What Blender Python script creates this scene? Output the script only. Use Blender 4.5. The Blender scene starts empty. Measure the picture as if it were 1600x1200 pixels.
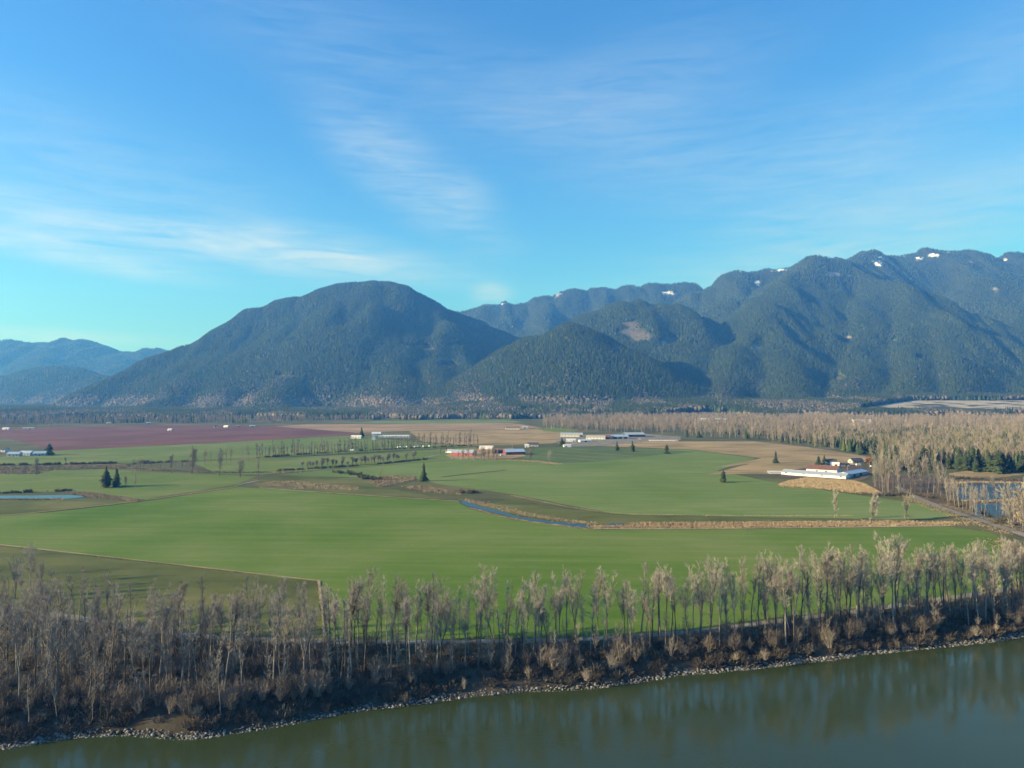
import bpy, bmesh, math, random
import numpy as np
from mathutils import Vector

# ------------------------------------------------------------------ camera, sky, sun, exposure
SC = bpy.context.scene
COL = SC.collection
CAM_H = 80.0                      # drone height over the fields, metres
FPX = 1110.0                      # focal length in pixels of the 1600 px wide photograph
PITCH = math.atan(20.0 / FPX)     # horizon sits 20 px under the picture's middle
EL = math.radians(17.5)           # sun elevation
SH = Vector((50.0, 14.0)).normalized()   # direction in which shadows fall on the ground

cd = bpy.data.cameras.new('camera'); cam = bpy.data.objects.new('camera', cd); COL.objects.link(cam)
cd.sensor_width = 36.0; cd.lens = 36.0 * FPX / 1600.0; cd.clip_start = 1.0; cd.clip_end = 40000.0
cam.location = (0, 0, CAM_H); cam.rotation_euler = (math.pi / 2 + PITCH, 0, 0)
SC.camera = cam

SUN_STRENGTH, SKY_STRENGTH, EXPOSURE = 4.8, 0.097, 1.40
W = bpy.data.worlds.new('World'); SC.world = W; W.use_nodes = True
wn, wl = W.node_tree.nodes, W.node_tree.links
bg = wn['Background']; bg.inputs['Strength'].default_value = SKY_STRENGTH
sky = wn.new('ShaderNodeTexSky'); sky.sky_type = 'NISHITA'; sky.sun_disc = False
sky.sun_elevation = EL; sky.sun_rotation = math.atan2(-SH.x, -SH.y)
sky.altitude = 80; sky.air_density = 1.2; sky.dust_density = 0.35; sky.ozone_density = 6.5

# thin cirrus, laid out by azimuth and elevation on the sky
def wmath(op, a, b=None):
    n = wn.new('ShaderNodeMath'); n.operation = op
    for k, v in enumerate((a, b)):
        if v is None: continue
        if isinstance(v, (int, float)): n.inputs[k].default_value = v
        else: wl.new(v, n.inputs[k])
    return n.outputs[0]
tc = wn.new('ShaderNodeTexCoord')
sp = wn.new('ShaderNodeSeparateXYZ'); wl.new(tc.outputs['Generated'], sp.inputs[0])
az = wmath('ARCTAN2', sp.outputs[0], sp.outputs[1]); ele = wmath('ARCSINE', sp.outputs[2])
cmb = wn.new('ShaderNodeCombineXYZ'); wl.new(az, cmb.inputs[0]); wl.new(ele, cmb.inputs[1])
def cirrus_noise(rot, sx, sy, scale, detail, dist):
    m = wn.new('ShaderNodeMapping'); m.inputs['Rotation'].default_value = (0, 0, rot); m.inputs['Scale'].default_value = (sx, sy, 1)
    wl.new(cmb.outputs[0], m.inputs[0])
    n = wn.new('ShaderNodeTexNoise'); n.inputs['Scale'].default_value = scale; n.inputs['Detail'].default_value = detail
    n.inputs['Roughness'].default_value = 0.62; n.inputs['Distortion'].default_value = dist
    wl.new(m.outputs[0], n.inputs[0]); return n.outputs[0]
def blob(px, py, lx, ly, tilt, s):
    a = math.atan((px - 800) / FPX); e = math.atan((620 - py) / FPX * math.cos(a))
    m = wn.new('ShaderNodeMapping'); m.vector_type = 'TEXTURE'
    m.inputs['Location'].default_value = (a, e, 0); m.inputs['Rotation'].default_value = (0, 0, -math.radians(tilt))
    m.inputs['Scale'].default_value = (lx / FPX, ly / FPX, 1); wl.new(cmb.outputs[0], m.inputs[0])
    v = wn.new('ShaderNodeVectorMath'); v.operation = 'LENGTH'; wl.new(m.outputs[0], v.inputs[0])
    r = wn.new('ShaderNodeMapRange'); r.interpolation_type = 'SMOOTHERSTEP'
    r.inputs['From Min'].default_value = 1.25; r.inputs['From Max'].default_value = 0.0
    r.inputs['To Min'].default_value = 0.0; r.inputs['To Max'].default_value = s
    wl.new(v.outputs['Value'], r.inputs['Value']); return r.outputs[0]
blobs = [blob(90, 392, 230, 26, 7, .75), blob(400, 392, 330, 38, 5, .80), blob(640, 275, 230, 75, 33, .62),
         blob(170, 290, 420, 120, 12, .34), blob(560, 395, 260, 40, 10, .5), blob(1420, 330, 520, 70, -10, .45),
         blob(1150, 250, 420, 120, 8, .26), blob(620, 100, 520, 110, 15, .22), blob(1500, 130, 420, 90, -18, .24),
         blob(-40, 330, 260, 60, 10, .5), blob(1330, 400, 330, 40, -6, .4), blob(1000, 120, 300, 90, -10, .25), blob(768, 462, 42, 30, 0, .85), blob(60, 524, 200, 14, 0, .6), blob(740, 310, 60, 50, 20, .35)]
tot = blobs[0]
for b in blobs[1:]: tot = wmath('ADD', tot, b)
fine = cirrus_noise(-0.22, 4, 34, 1.8, 11, 0.9); broad = cirrus_noise(-0.35, 2.2, 6.5, 1.3, 6, 0.5)
tex = wmath('ADD', wmath('MULTIPLY', fine, 0.85), wmath('MULTIPLY', broad, 0.65))
mr = wn.new('ShaderNodeMapRange'); mr.inputs['From Min'].default_value = 0.52; mr.inputs['From Max'].default_value = 1.02
wl.new(tex, mr.inputs['Value'])
dens = wmath('MINIMUM', wmath('MULTIPLY', wmath('MULTIPLY', tot, mr.outputs[0]), 0.78), 0.7)
mixc = wn.new('ShaderNodeMix'); mixc.data_type = 'RGBA'
tint = wn.new('ShaderNodeMix'); tint.data_type = 'RGBA'; tint.blend_type = 'MULTIPLY'; tint.inputs[0].default_value = 1.0
tint.inputs[7].default_value = (0.46, 0.80, 0.95, 1)
wl.new(sky.outputs[0], tint.inputs[6])
wl.new(dens, mixc.inputs[0]); wl.new(tint.outputs[2], mixc.inputs[6]); mixc.inputs[7].default_value = (2.9, 3.4, 3.6, 1)
wl.new(mixc.outputs[2], bg.inputs['Color'])

sd = bpy.data.lights.new('sun', 'SUN'); sun = bpy.data.objects.new('sun', sd); COL.objects.link(sun)
sd.energy = SUN_STRENGTH; sd.angle = math.radians(0.5); sd.color = (1.0, 0.92, 0.82)
sun.rotation_euler = Vector((SH.x * math.cos(EL), SH.y * math.cos(EL), -math.sin(EL))).to_track_quat('-Z', 'Y').to_euler()
SC.view_settings.view_transform = 'Standard'; SC.view_settings.look = 'None'
SC.view_settings.exposure = EXPOSURE; SC.view_settings.gamma = 1.0
SC.cycles.use_denoising = True; SC.cycles.max_bounces = 6; SC.cycles.volume_bounces = 0
SC.cycles.transparent_max_bounces = 8

# ------------------------------------------------------------------ helpers
RNG = np.random.default_rng(7)
CP, SP = math.cos(PITCH), math.sin(PITCH)
def ray(px, py):
    a, b = (px - 800) / FPX, (600 - py) / FPX
    return a, CP - b * SP, SP + b * CP
def ground(px, py, z=0.0):
    a, d, u = ray(px, py); t = (z - CAM_H) / u
    return (a * t, d * t)
def at(px, py, Y):
    a, d, u = ray(px, py); t = Y / d
    return (a * t, Y, CAM_H + u * t)
def project(x, y, z):
    dz = z - CAM_H; c = y * CP + dz * SP; u = -y * SP + dz * CP
    return 800 + FPX * x / c, 600 - FPX * u / c
def G(line, z=0.0): return [ground(px, py, z) for px, py in line]

def link(o, parent=None):
    COL.objects.link(o)
    if parent is not None: o.parent = parent
    return o
def tag(o, label=None, cat=None, group=None, kind=None):
    for k, v in (('label', label), ('category', cat), ('group', group), ('kind', kind)):
        if v: o[k] = v
    return o
def tri_mesh(name, V, F, mat=None, col=None, smooth=False):
    V = np.asarray(V, np.float32); F = np.asarray(F, np.int32)
    me = bpy.data.meshes.new(name)
    me.vertices.add(len(V)); me.vertices.foreach_set('co', V.ravel())
    n, k = F.shape
    me.loops.add(n * k); me.loops.foreach_set('vertex_index', F.ravel())
    me.polygons.add(n); me.polygons.foreach_set('loop_start', np.arange(n, dtype=np.int32) * k)
    if smooth: me.polygons.foreach_set('use_smooth', np.ones(n, bool))
    me.update(calc_edges=True)
    if col is not None:
        dom = 'FACE' if len(col) == n else 'POINT'
        a = me.attributes.new('tone', 'FLOAT_COLOR', dom)
        c = np.ones((len(col), 4), np.float32); c[:, :3] = col
        a.data.foreach_set('color', c.ravel())
    if mat: me.materials.append(mat)
    return me
def obj(name, me, parent=None): return link(bpy.data.objects.new(name, me), parent)
def empty(name, loc, rz=0.0):
    o = bpy.data.objects.new(name, None); o.location = loc; o.rotation_euler = (0, 0, rz); o.empty_display_size = 1
    return link(o)
def poly_mesh(name, V, F, mat):
    me = bpy.data.meshes.new(name); me.from_pydata([tuple(map(float, v)) for v in V], [], F); me.update()
    if mat: me.materials.append(mat)
    return me

def lattice(seed):
    return np.random.default_rng(seed).random((256, 256)).astype(np.float32)
_L = {}
def vnoise(x, y, seed=0):
    if seed not in _L: _L[seed] = lattice(seed)
    T = _L[seed]; xi = np.floor(x).astype(int); yi = np.floor(y).astype(int); fx = x - xi; fy = y - yi
    fx = fx * fx * (3 - 2 * fx); fy = fy * fy * (3 - 2 * fy)
    a = T[xi & 255, yi & 255]; b = T[(xi + 1) & 255, yi & 255]; c = T[xi & 255, (yi + 1) & 255]; d = T[(xi + 1) & 255, (yi + 1) & 255]
    return (a * (1 - fx) + b * fx) * (1 - fy) + (c * (1 - fx) + d * fx) * fy
def fbm(x, y, seed=0, octv=4):
    s = 0; amp = 0.5; tot = 0
    for k in range(octv):
        s = s + amp * vnoise(x * 2 ** k + 17 * k, y * 2 ** k + 5 * k, seed + k); tot += amp; amp *= 0.5
    return s / tot
def sstep(a, b, x):
    t = np.clip((x - a) / (b - a), 0, 1); return t * t * (3 - 2 * t)
def in_poly(x, y, P):
    x = np.asarray(x); r = np.zeros(x.shape, bool); n = len(P)
    for i in range(n):
        x1, y1 = P[i]; x2, y2 = P[(i + 1) % n]
        if y1 == y2: continue
        c = ((y1 > y) != (y2 > y)) & (x < (x2 - x1) * (y - y1) / (y2 - y1) + x1); r ^= c
    return r
def densify(P, step, jit, seed, closed=True):
    rg = np.random.default_rng(seed); out = []; n = len(P)
    for i in range(n if closed else n - 1):
        a = np.array(P[i], float); b = np.array(P[(i + 1) % n], float); L = np.linalg.norm(b - a); k = max(1, int(L / step))
        nrm = np.array([-(b - a)[1], (b - a)[0]]) / max(L, 1e-6)
        for j in range(k):
            p = a + (b - a) * j / k
            if j: p = p + nrm * rg.normal(0, jit)
            out.append(tuple(p))
    if not closed: out.append(tuple(P[-1]))
    return out
def smooth_line(P, it=2):
    for _ in range(it):
        Q = [P[0]]
        for a, b in zip(P[:-1], P[1:]):
            Q += [(a[0] * .75 + b[0] * .25, a[1] * .75 + b[1] * .25), (a[0] * .25 + b[0] * .75, a[1] * .25 + b[1] * .75)]
        P = Q + [P[-1]]
    return P

# ------------------------------------------------------------------ materials
def new_mat(name):
    m = bpy.data.materials.new(name); m.use_nodes = True; nt = m.node_tree
    return m, nt, nt.nodes['Principled BSDF']
def ramp(nt, fac, stops):
    r = nt.nodes.new('ShaderNodeValToRGB'); e = r.color_ramp.elements
    while len(e) < len(stops): e.new(0.5)
    for k, (p, c) in enumerate(stops): e[k].position = p; e[k].color = (*c, 1)
    nt.links.new(fac, r.inputs[0]); return r.outputs[0]
def noise(nt, coord, scale, detail=4, rough=.6, dist=0.0, sc=None, rot=0.0):
    if sc or rot:
        m = nt.nodes.new('ShaderNodeMapping'); m.inputs['Scale'].default_value = (*(sc or (1, 1)), 1); m.inputs['Rotation'].default_value = (0, 0, rot)
        nt.links.new(coord, m.inputs[0]); coord = m.outputs[0]
    n = nt.nodes.new('ShaderNodeTexNoise'); n.inputs['Scale'].default_value = scale; n.inputs['Detail'].default_value = detail
    n.inputs['Roughness'].default_value = rough; n.inputs['Distortion'].default_value = dist
    nt.links.new(coord, n.inputs[0]); return n.outputs[0]
def mixrgb(nt, fac, a, b, mode='MIX'):
    n = nt.nodes.new('ShaderNodeMix'); n.data_type = 'RGBA'; n.blend_type = mode
    for s, v in ((0, fac), (6, a), (7, b)):
        if isinstance(v, (int, float)): n.inputs[s].default_value = v
        elif isinstance(v, tuple): n.inputs[s].default_value = (*v, 1)
        else: nt.links.new(v, n.inputs[s])
    return n.outputs[2]
def bump(nt, bs, h, strength, dist):
    b = nt.nodes.new('ShaderNodeBump'); b.inputs['Strength'].default_value = strength; b.inputs['Distance'].default_value = dist
    nt.links.new(h, b.inputs['Height']); nt.links.new(b.outputs[0], bs.inputs['Normal'])

def field_mat(name, lo, mid, hi, rot=0.0, streak=0.5, seed=0.0, patch=90.0):
    """growing crop or stubble: broad patches, drill rows stretched along one bearing, fine tufts"""
    m, nt, bs = new_mat(name); g = nt.nodes.new('ShaderNodeNewGeometry')
    mp = nt.nodes.new('ShaderNodeMapping'); mp.inputs['Location'].default_value = (seed * 131, seed * 57, 0); nt.links.new(g.outputs['Position'], mp.inputs[0])
    P = mp.outputs[0]
    n1 = noise(nt, P, 1 / patch, 5, .55, .4)
    n2 = noise(nt, P, 1 / 9.0, 4, .6, 0.3, (0.06, 1.0), rot)
    n3 = noise(nt, P, 0.9, 3, .7)
    a = nt.nodes.new('ShaderNodeMath'); a.operation = 'MULTIPLY_ADD'; nt.links.new(n2, a.inputs[0]); a.inputs[1].default_value = streak; nt.links.new(n1, a.inputs[2])
    b = nt.nodes.new('ShaderNodeMath'); b.operation = 'MULTIPLY_ADD'; nt.links.new(n3, b.inputs[0]); b.inputs[1].default_value = 0.28; nt.links.new(a.outputs[0], b.inputs[2])
    n4 = noise(nt, P, 1 / 26.0, 5, .7, .8, (0.45, 1.0), rot + .3); b4 = nt.nodes.new('ShaderNodeMath'); b4.operation = 'MULTIPLY_ADD'
    nt.links.new(n4, b4.inputs[0]); b4.inputs[1].default_value = 0.30; nt.links.new(b.outputs[0], b4.inputs[2]); b = b4
    mid0 = 0.5 + 0.5 * streak + 0.14 + 0.15
    if name.startswith(('winter', 'strip', 'pasture', 'stubble')):     # wheel tracks of the drill, slightly bent
        wm = nt.nodes.new('ShaderNodeMapping'); wm.inputs['Rotation'].default_value = (0, 0, rot + 1.57); nt.links.new(P, wm.inputs[0])
        wv = nt.nodes.new('ShaderNodeTexWave'); wv.inputs['Scale'].default_value = 0.021; wv.inputs['Distortion'].default_value = 2.2; wv.inputs['Detail'].default_value = 3; wv.inputs['Detail Scale'].default_value = .15
        nt.links.new(wm.outputs[0], wv.inputs[0]); w2 = nt.nodes.new('ShaderNodeMath'); w2.operation = 'POWER'; nt.links.new(wv.outputs[1], w2.inputs[0]); w2.inputs[1].default_value = 6
        w3 = nt.nodes.new('ShaderNodeMath'); w3.operation = 'MULTIPLY_ADD'; nt.links.new(w2.outputs[0], w3.inputs[0]); w3.inputs[1].default_value = .06; nt.links.new(b.outputs[0], w3.inputs[2]); b = w3
    sb = nt.nodes.new('ShaderNodeMapRange'); sb.inputs['From Min'].default_value = mid0 - .24; sb.inputs['From Max'].default_value = mid0 + .24
    nt.links.new(b.outputs[0], sb.inputs['Value'])
    c = ramp(nt, sb.outputs[0], [(0.05, lo), (0.5, mid), (0.95, hi)])
    nt.links.new(c, bs.inputs['Base Color']); bs.inputs['Roughness'].default_value = 0.95; bs.inputs['Specular IOR Level'].default_value = 0.1
    bump(nt, bs, n3, 0.5, 0.25)
    return m
def plain_mat(name, a, b, scale=0.5, rough=0.9, bstr=0.2, bdist=0.1, metallic=0.0, spec=0.3, sc=None, coord='Object'):
    m, nt, bs = new_mat(name); t = nt.nodes.new('ShaderNodeTexCoord')
    n = noise(nt, t.outputs[coord], scale, 5, .65, 0.2, sc)
    c = ramp(nt, n, [(0.3, a), (0.7, b)])
    nt.links.new(c, bs.inputs['Base Color']); bs.inputs['Roughness'].default_value = rough; bs.inputs['Metallic'].default_value = metallic
    bs.inputs['Specular IOR Level'].default_value = spec
    if bstr: bump(nt, bs, n, bstr, bdist)
    return m
def tree_mat(name, a, b, rough=0.9, scale=0.6, vary=0.25, sc=(1, 1)):
    """bark or twigs: noise along the stem, each tree a little lighter or darker than the next"""
    m, nt, bs = new_mat(name); t = nt.nodes.new('ShaderNodeTexCoord'); oi = nt.nodes.new('ShaderNodeObjectInfo')
    n = noise(nt, t.outputs['Object'], scale, 4, .7, 0, sc)
    c = ramp(nt, n, [(0.3, a), (0.7, b)])
    h = nt.nodes.new('ShaderNodeHueSaturation')
    mr = nt.nodes.new('ShaderNodeMapRange'); mr.inputs['To Min'].default_value = 1 - vary; mr.inputs['To Max'].default_value = 1 + vary
    nt.links.new(oi.outputs['Random'], mr.inputs['Value']); nt.links.new(mr.outputs[0], h.inputs['Value'])
    nt.links.new(c, h.inputs['Color']); nt.links.new(h.outputs[0], bs.inputs['Base Color'])
    bs.inputs['Roughness'].default_value = rough; bs.inputs['Specular IOR Level'].default_value = 0.15
    return m
def tone_mat(name, rough=0.95, scale=0.0, amt=0.3):
    """colour carried by each plant of a joined mass"""
    m, nt, bs = new_mat(name); a = nt.nodes.new('ShaderNodeAttribute'); a.attribute_name = 'tone'
    c = a.outputs['Color']
    if scale:
        g = nt.nodes.new('ShaderNodeNewGeometry'); n = noise(nt, g.outputs['Position'], scale, 4, .65)
        r = ramp(nt, n, [(0.3, (1 - amt,) * 3), (0.7, (1 + amt,) * 3)]); c = mixrgb(nt, 1.0, c, r, 'MULTIPLY')
    nt.links.new(c, bs.inputs['Base Color']); bs.inputs['Roughness'].default_value = rough; bs.inputs['Specular IOR Level'].default_value = 0.1
    return m

M = {}
M['ground'] = field_mat('valley_grass', (.055, .060, .028), (.085, .092, .038), (.15, .125, .065), 0.2, .4, 1, 120)
M['green_a'] = field_mat('winter_crop_bright', (0.065, 0.130, 0.014), (0.104, 0.158, 0.029), (0.153, 0.185, 0.055), 0.10, .35, 2, 110)
M['green_b'] = field_mat('winter_crop_mid', (0.092, 0.147, 0.035), (0.125, 0.174, 0.048), (0.162, 0.201, 0.070), -0.12, .45, 3, 120)
M['green_c'] = field_mat('pasture_left', (0.081, 0.130, 0.026), (0.115, 0.158, 0.037), (0.161, 0.182, 0.064), 0.05, .45, 4, 90)
M['green_d'] = field_mat('strip_crop', (0.063, 0.100, 0.034), (0.083, 0.121, 0.044), (0.106, 0.143, 0.055), -0.2, .5, 5, 90)
M['olive'] = field_mat('rough_pasture', (0.062, 0.074, 0.022), (0.096, 0.108, 0.033), (0.144, 0.138, 0.050), 0.15, .5, 6, 45)
M['berry'] = field_mat('berry_bushes', (0.094, 0.042, 0.040), (0.127, 0.058, 0.054), (0.165, 0.080, 0.070), 0.0, .8, 7, 140)
M['tan'] = field_mat('stubble', (0.195, 0.131, 0.077), (0.260, 0.181, 0.110), (0.338, 0.244, 0.150), 0.0, .7, 8, 120)
M['tan_b'] = field_mat('dry_meadow', (0.167, 0.132, 0.063), (0.275, 0.203, 0.105), (0.362, 0.263, 0.147), -0.25, .6, 9, 70)
M['straw'] = field_mat('dry_reed_bed', (.20, .15, .09), (.29, .22, .135), (.38, .30, .20), 0.3, .5, 10, 9)
M['brown'] = field_mat('bare_soil', (.075, .055, .038), (.11, .082, .056), (.16, .12, .085), 0.3, .3, 11, 30)
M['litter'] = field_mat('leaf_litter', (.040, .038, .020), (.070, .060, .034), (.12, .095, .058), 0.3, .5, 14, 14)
M['gravel'] = field_mat('gravel_track', (.13, .115, .085), (.19, .175, .145), (.25, .235, .205), 0.0, .2, 12, 15)
M['bank'] = field_mat('bank_soil', (.034, .030, .023), (.056, .048, .036), (.09, .078, .058), 0.4, .3, 13, 9)
M['tone'] = tone_mat('plant_tones'); M['tone_n'] = tone_mat('mountain_ground', scale=0.02, amt=.35)
M['bark'] = tree_mat('cottonwood_bark', (.11, .10, .087), (.28, .262, .235), scale=1.2, sc=(3, 3))
M['bark_dark'] = tree_mat('dark_bark', (.050, .042, .034), (.12, .10, .082), scale=1.2)
M['twig'] = tree_mat('cottonwood_twigs', (.225, .200, .170), (.35, .318, .275), scale=0.25, vary=.22)
M['twig_g'] = tree_mat('grey_twigs', (.20, .182, .158), (.30, .278, .245), scale=0.25, vary=.2)
M['willow'] = tree_mat('willow_shoots', (.22, .19, .15), (.32, .28, .225), scale=0.3, vary=.2)
M['needle'] = tree_mat('conifer_needles', (.022, .038, .016), (.060, .084, .036), scale=0.35, vary=.2)
M['rust'] = tree_mat('rust_leaves', (.25, .105, .035), (.36, .17, .06), scale=0.6)

# ------------------------------------------------------------------ river, bank, ground
WZ = -4.5
EDGE = [(0, 1172), (60, 1161), (120, 1151), (200, 1148), (290, 1156), (330, 1151), (420, 1138), (500, 1122), (560, 1110), (650, 1101),
        (700, 1093), (800, 1081), (900, 1078), (960, 1072), (1060, 1056), (1200, 1043), (1300, 1030), (1400, 1018), (1500, 1008), (1600, 996)]
edge = [(-1400, -120), (-700, 40), (-330, 140)] + G(EDGE, WZ) + [(330, 305), (600, 380), (1400, 560)]
edge = smooth_line(edge, 1)
edge = densify(edge, 5.0, 0.5, 3, closed=False)
def offset_line(P, d):
    P = np.array(P); T = np.gradient(P, axis=0); T /= np.linalg.norm(T, axis=1)[:, None] + 1e-9
    return P + np.stack([-T[:, 1], T[:, 0]], 1) * d
E0 = np.array(edge)
rows = []
for d, z in ((-14, -7.2), (-1.5, -5.2), (0.8, -4.3), (3.2, -3.2), (6.0, -1.7), (9.0, -0.5), (12.0, 0.12)):
    L = offset_line(edge, d); n = fbm(L[:, 0] / 6, L[:, 1] / 6, 31, 3) - .5
    zz = z + (n * 1.3 if -5 < z < 0 else 0); rows.append(np.column_stack([L, np.broadcast_to(zz, len(L))]))
rows.append(np.column_stack([offset_line(edge, 16.0), np.full(len(E0), 0.03)]))
nb = len(E0); V = np.concatenate(rows)
F = [(r * nb + i, r * nb + i + 1, (r + 1) * nb + i + 1, (r + 1) * nb + i) for r in range(len(rows) - 1) for i in range(nb - 1)]
bank = obj('river_bank', tri_mesh('river_bank', V, F, M['bank'], smooth=True))
tag(bank, 'steep brown earth bank between the cottonwoods and the river', 'bank', kind='structure')
top = [tuple(p) for p in offset_line(edge, 14.5)]
gp = [(-10500, top[0][1])] + top + [(10500, top[-1][1]), (10500, 11000), (-10500, 11000)]
grd = obj('ground', poly_mesh('ground', [(x, y, 0.0) for x, y in gp], [list(range(len(gp)))], M['ground']))
tag(grd, 'flat valley floor of grass and rough meadow', 'ground', kind='structure')

m, nt, bs = new_mat('river_water'); g = nt.nodes.new('ShaderNodeNewGeometry')
n1 = noise(nt, g.outputs['Position'], 0.012, 4, .55, .5); n2 = noise(nt, g.outputs['Position'], 0.9, 4, .6, .2, (1, 0.7)); n3 = noise(nt, g.outputs['Position'], 0.10, 3, .5)
c = ramp(nt, n1, [(.3, (.028, .041, .015)), (.7, (.033, .047, .018))]); nt.links.new(c, bs.inputs['Base Color'])
bs.inputs['Roughness'].default_value = 0.11; bs.inputs['IOR'].default_value = 1.333
rr_ = nt.nodes.new('ShaderNodeMapRange'); rr_.inputs['From Min'].default_value = .35; rr_.inputs['From Max'].default_value = .65; rr_.inputs['To Min'].default_value = .06; rr_.inputs['To Max'].default_value = .19
nt.links.new(noise(nt, g.outputs['Position'], .022, 5, .6, 1.0, (1, 3.0), -.35), rr_.inputs['Value']); nt.links.new(rr_.outputs[0], bs.inputs['Roughness'])
ad = nt.nodes.new('ShaderNodeMath'); ad.operation = 'MULTIPLY_ADD'; nt.links.new(n3, ad.inputs[0]); ad.inputs[1].default_value = 2.0; nt.links.new(n2, ad.inputs[2])
bump(nt, bs, ad.outputs[0], 0.22, 0.06); M['water'] = m
m, nt, bs = new_mat('slough_water'); bs.inputs['Base Color'].default_value = (.022, .028, .034, 1); bs.inputs['Roughness'].default_value = 0.22; bs.inputs['IOR'].default_value = 1.333
g = nt.nodes.new('ShaderNodeNewGeometry'); bump(nt, bs, noise(nt, g.outputs['Position'], 1.2, 3), 0.25, 0.08); M['slough'] = m
wp = [tuple(p) for p in offset_line(edge, 3.0)] + [(1400, -800), (-1400, -800)]
riv = obj('river', poly_mesh('river', [(x, y, WZ) for x, y in wp], [list(range(len(wp)))], M['water']))
tag(riv, 'wide murky green river with faint tree reflections', 'river', kind='structure')

# ------------------------------------------------------------------ fields and tracks: sheets laid one over another
LAYER = [0]
def sheet(name, px, mat, label, cat='field', step=9.0, jit=0.7, world=False):
    P = px if world else G(px)
    LAYER[0] += 1; z = 0.02 + 0.009 * LAYER[0]
    far = np.mean([p[1] for p in P]); P = densify(P, step * max(1, far / 700), jit * max(1, far / 900), LAYER[0])
    o = obj(name, poly_mesh(name, [(x, y, z) for x, y in P], [list(range(len(P)))], M[mat]))
    return tag(o, label, cat, kind='structure')
def strip(name, px, width, mat, label, cat='track', wob=0.4):
    L = smooth_line(G(px), 2); L = densify(L, 12, 0.0, 1, closed=False); LAYER[0] += 1; z = 0.02 + 0.009 * LAYER[0]
    w = width * (1 + wob * (fbm(np.arange(len(L)) / 4.0, np.zeros(len(L)), LAYER[0], 2) - .5))
    A = np.array(L); T = np.gradient(A, axis=0); T /= np.linalg.norm(T, axis=1)[:, None] + 1e-9; N = np.stack([-T[:, 1], T[:, 0]], 1)
    V = np.concatenate([np.column_stack([A + N * w[:, None] / 2, np.full(len(A), z)]), np.column_stack([A - N * w[:, None] / 2, np.full(len(A), z)])])
    k = len(A); F = [(i + k, i + k + 1, i + 1, i) for i in range(k - 1)]
    o = obj(name, tri_mesh(name, V, F, M[mat])); return tag(o, label, cat, kind='structure')

sheet('field', [(-60, 673), (100, 667), (260, 664), (420, 666), (470, 664), (545, 672), (560, 679), (500, 682), (370, 690), (86, 704), (10, 684), (-60, 684)], 'berry', 'broad reddish brown berry field before the mountains')
sheet('field', [(430, 666), (480, 663), (800, 661), (848, 668), (800, 671), (650, 673), (555, 676)], 'tan', 'narrow pale tan stubble strip beyond the long greenhouse')
sheet('field', [(530, 661), (600, 657.5), (790, 656.5), (822, 660), (700, 661.5)], 'green_b', 'thin far green field under the wooded foothills')
sheet('field', [(640, 674), (800, 671.5), (850, 669.5), (880, 674), (880, 690), (860, 693), (740, 697), (660, 690)], 'tan_b', 'brownish meadow between the poplar row and the large dairy farm')
sheet('field', [(835, 669), (865, 667.5), (905, 671.5), (890, 676), (850, 673.5)], 'green_c', 'small bright green paddock beside the far bare wood')
sheet('field', [(86, 704.5), (370, 690.5), (500, 683), (552, 681), (640, 690), (740, 698), (560, 707), (350, 717), (200, 723), (-60, 728), (-60, 716), (0, 715)], 'green_c', 'long green pasture below the berry field')
sheet('field', [(-60, 733), (160, 733), (220, 737), (330, 741), (400, 744), (372, 757), (220, 781), (150, 772), (105, 768), (-60, 771)], 'green_c', 'green pasture with the two dark conifers')
sheet('field', [(-60, 781), (110, 780.5), (160, 779), (215, 783.5), (75, 799.5), (-60, 806)], 'olive', 'dull olive paddock below the left slough')
sheet('field', [(300, 722), (560, 709), (745, 699), (745, 712), (690, 720), (650, 724), (500, 733), (410, 742), (340, 741)], 'green_c', 'green strip between the poplars and the hedgerow of low trees')
sheet('field', [(405, 748), (480, 741), (560, 745), (600, 762), (700, 780), (560, 774), (405, 763)], 'olive', 'rough tufted pasture beside the creek bend')
sheet('field', [(430, 742), (560, 731), (690, 721), (740, 714), (780, 717), (880, 722), (960, 700), (1080, 703), (1180, 716), (1120, 736), (1225, 757), (1335, 773), (1440, 788), (1490, 806), (1450, 812), (1200, 809), (960, 803), (800, 772), (690, 757), (650, 748), (590, 747)], 'green_b', 'wide green crop field in the middle distance')
sheet('field', [(815, 712), (842, 699), (950, 699), (1085, 706), (1020, 712), (925, 722), (880, 724), (820, 718)], 'green_d', 'darker green field with pale drill stripes')
sheet('field', [(940, 697), (1010, 690), (1180, 690), (1260, 699), (1365, 716), (1340, 726), (1270, 733), (1210, 741), (1130, 741), (1105, 742), (1170, 725), (1115, 731), (1190, 716), (1080, 702.5)], 'tan_b', 'dry tan meadow in front of the bare wood')
sheet('field', [(740, 793), (800, 779), (880, 795), (960, 804.5), (1200, 811), (1440, 814), (1300, 818), (950, 819), (850, 812)], 'olive', 'olive margin of grass between creek and crop')
sheet('field', [(-60, 807.5), (75, 801), (225, 784), (372, 761.5), (400, 763), (560, 774.5), (717, 784.5), (735, 796), (800, 813), (920, 828), (1180, 827), (1480, 823), (1545, 832), (1575, 845), (1563, 864), (1600, 880), (1660, 905), (1540, 924), (1350, 950), (1230, 964), (1100, 981), (950, 994), (800, 998), (600, 999), (506, 999), (498, 909), (-60, 846)], 'green_a', 'large bright green crop field above the riverside trees', jit=.5)
sheet('field', [(-60, 848), (498, 910), (505, 999), (400, 995), (250, 984), (120, 966), (-60, 945)], 'olive', 'shaded olive pasture behind the left grove', jit=.5)
sheet('field', [(1480, 741), (1520, 733), (1575, 737), (1600, 742), (1560, 747), (1505, 746)], 'tan_b', 'small yellowish clearing beyond the pond')
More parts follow.
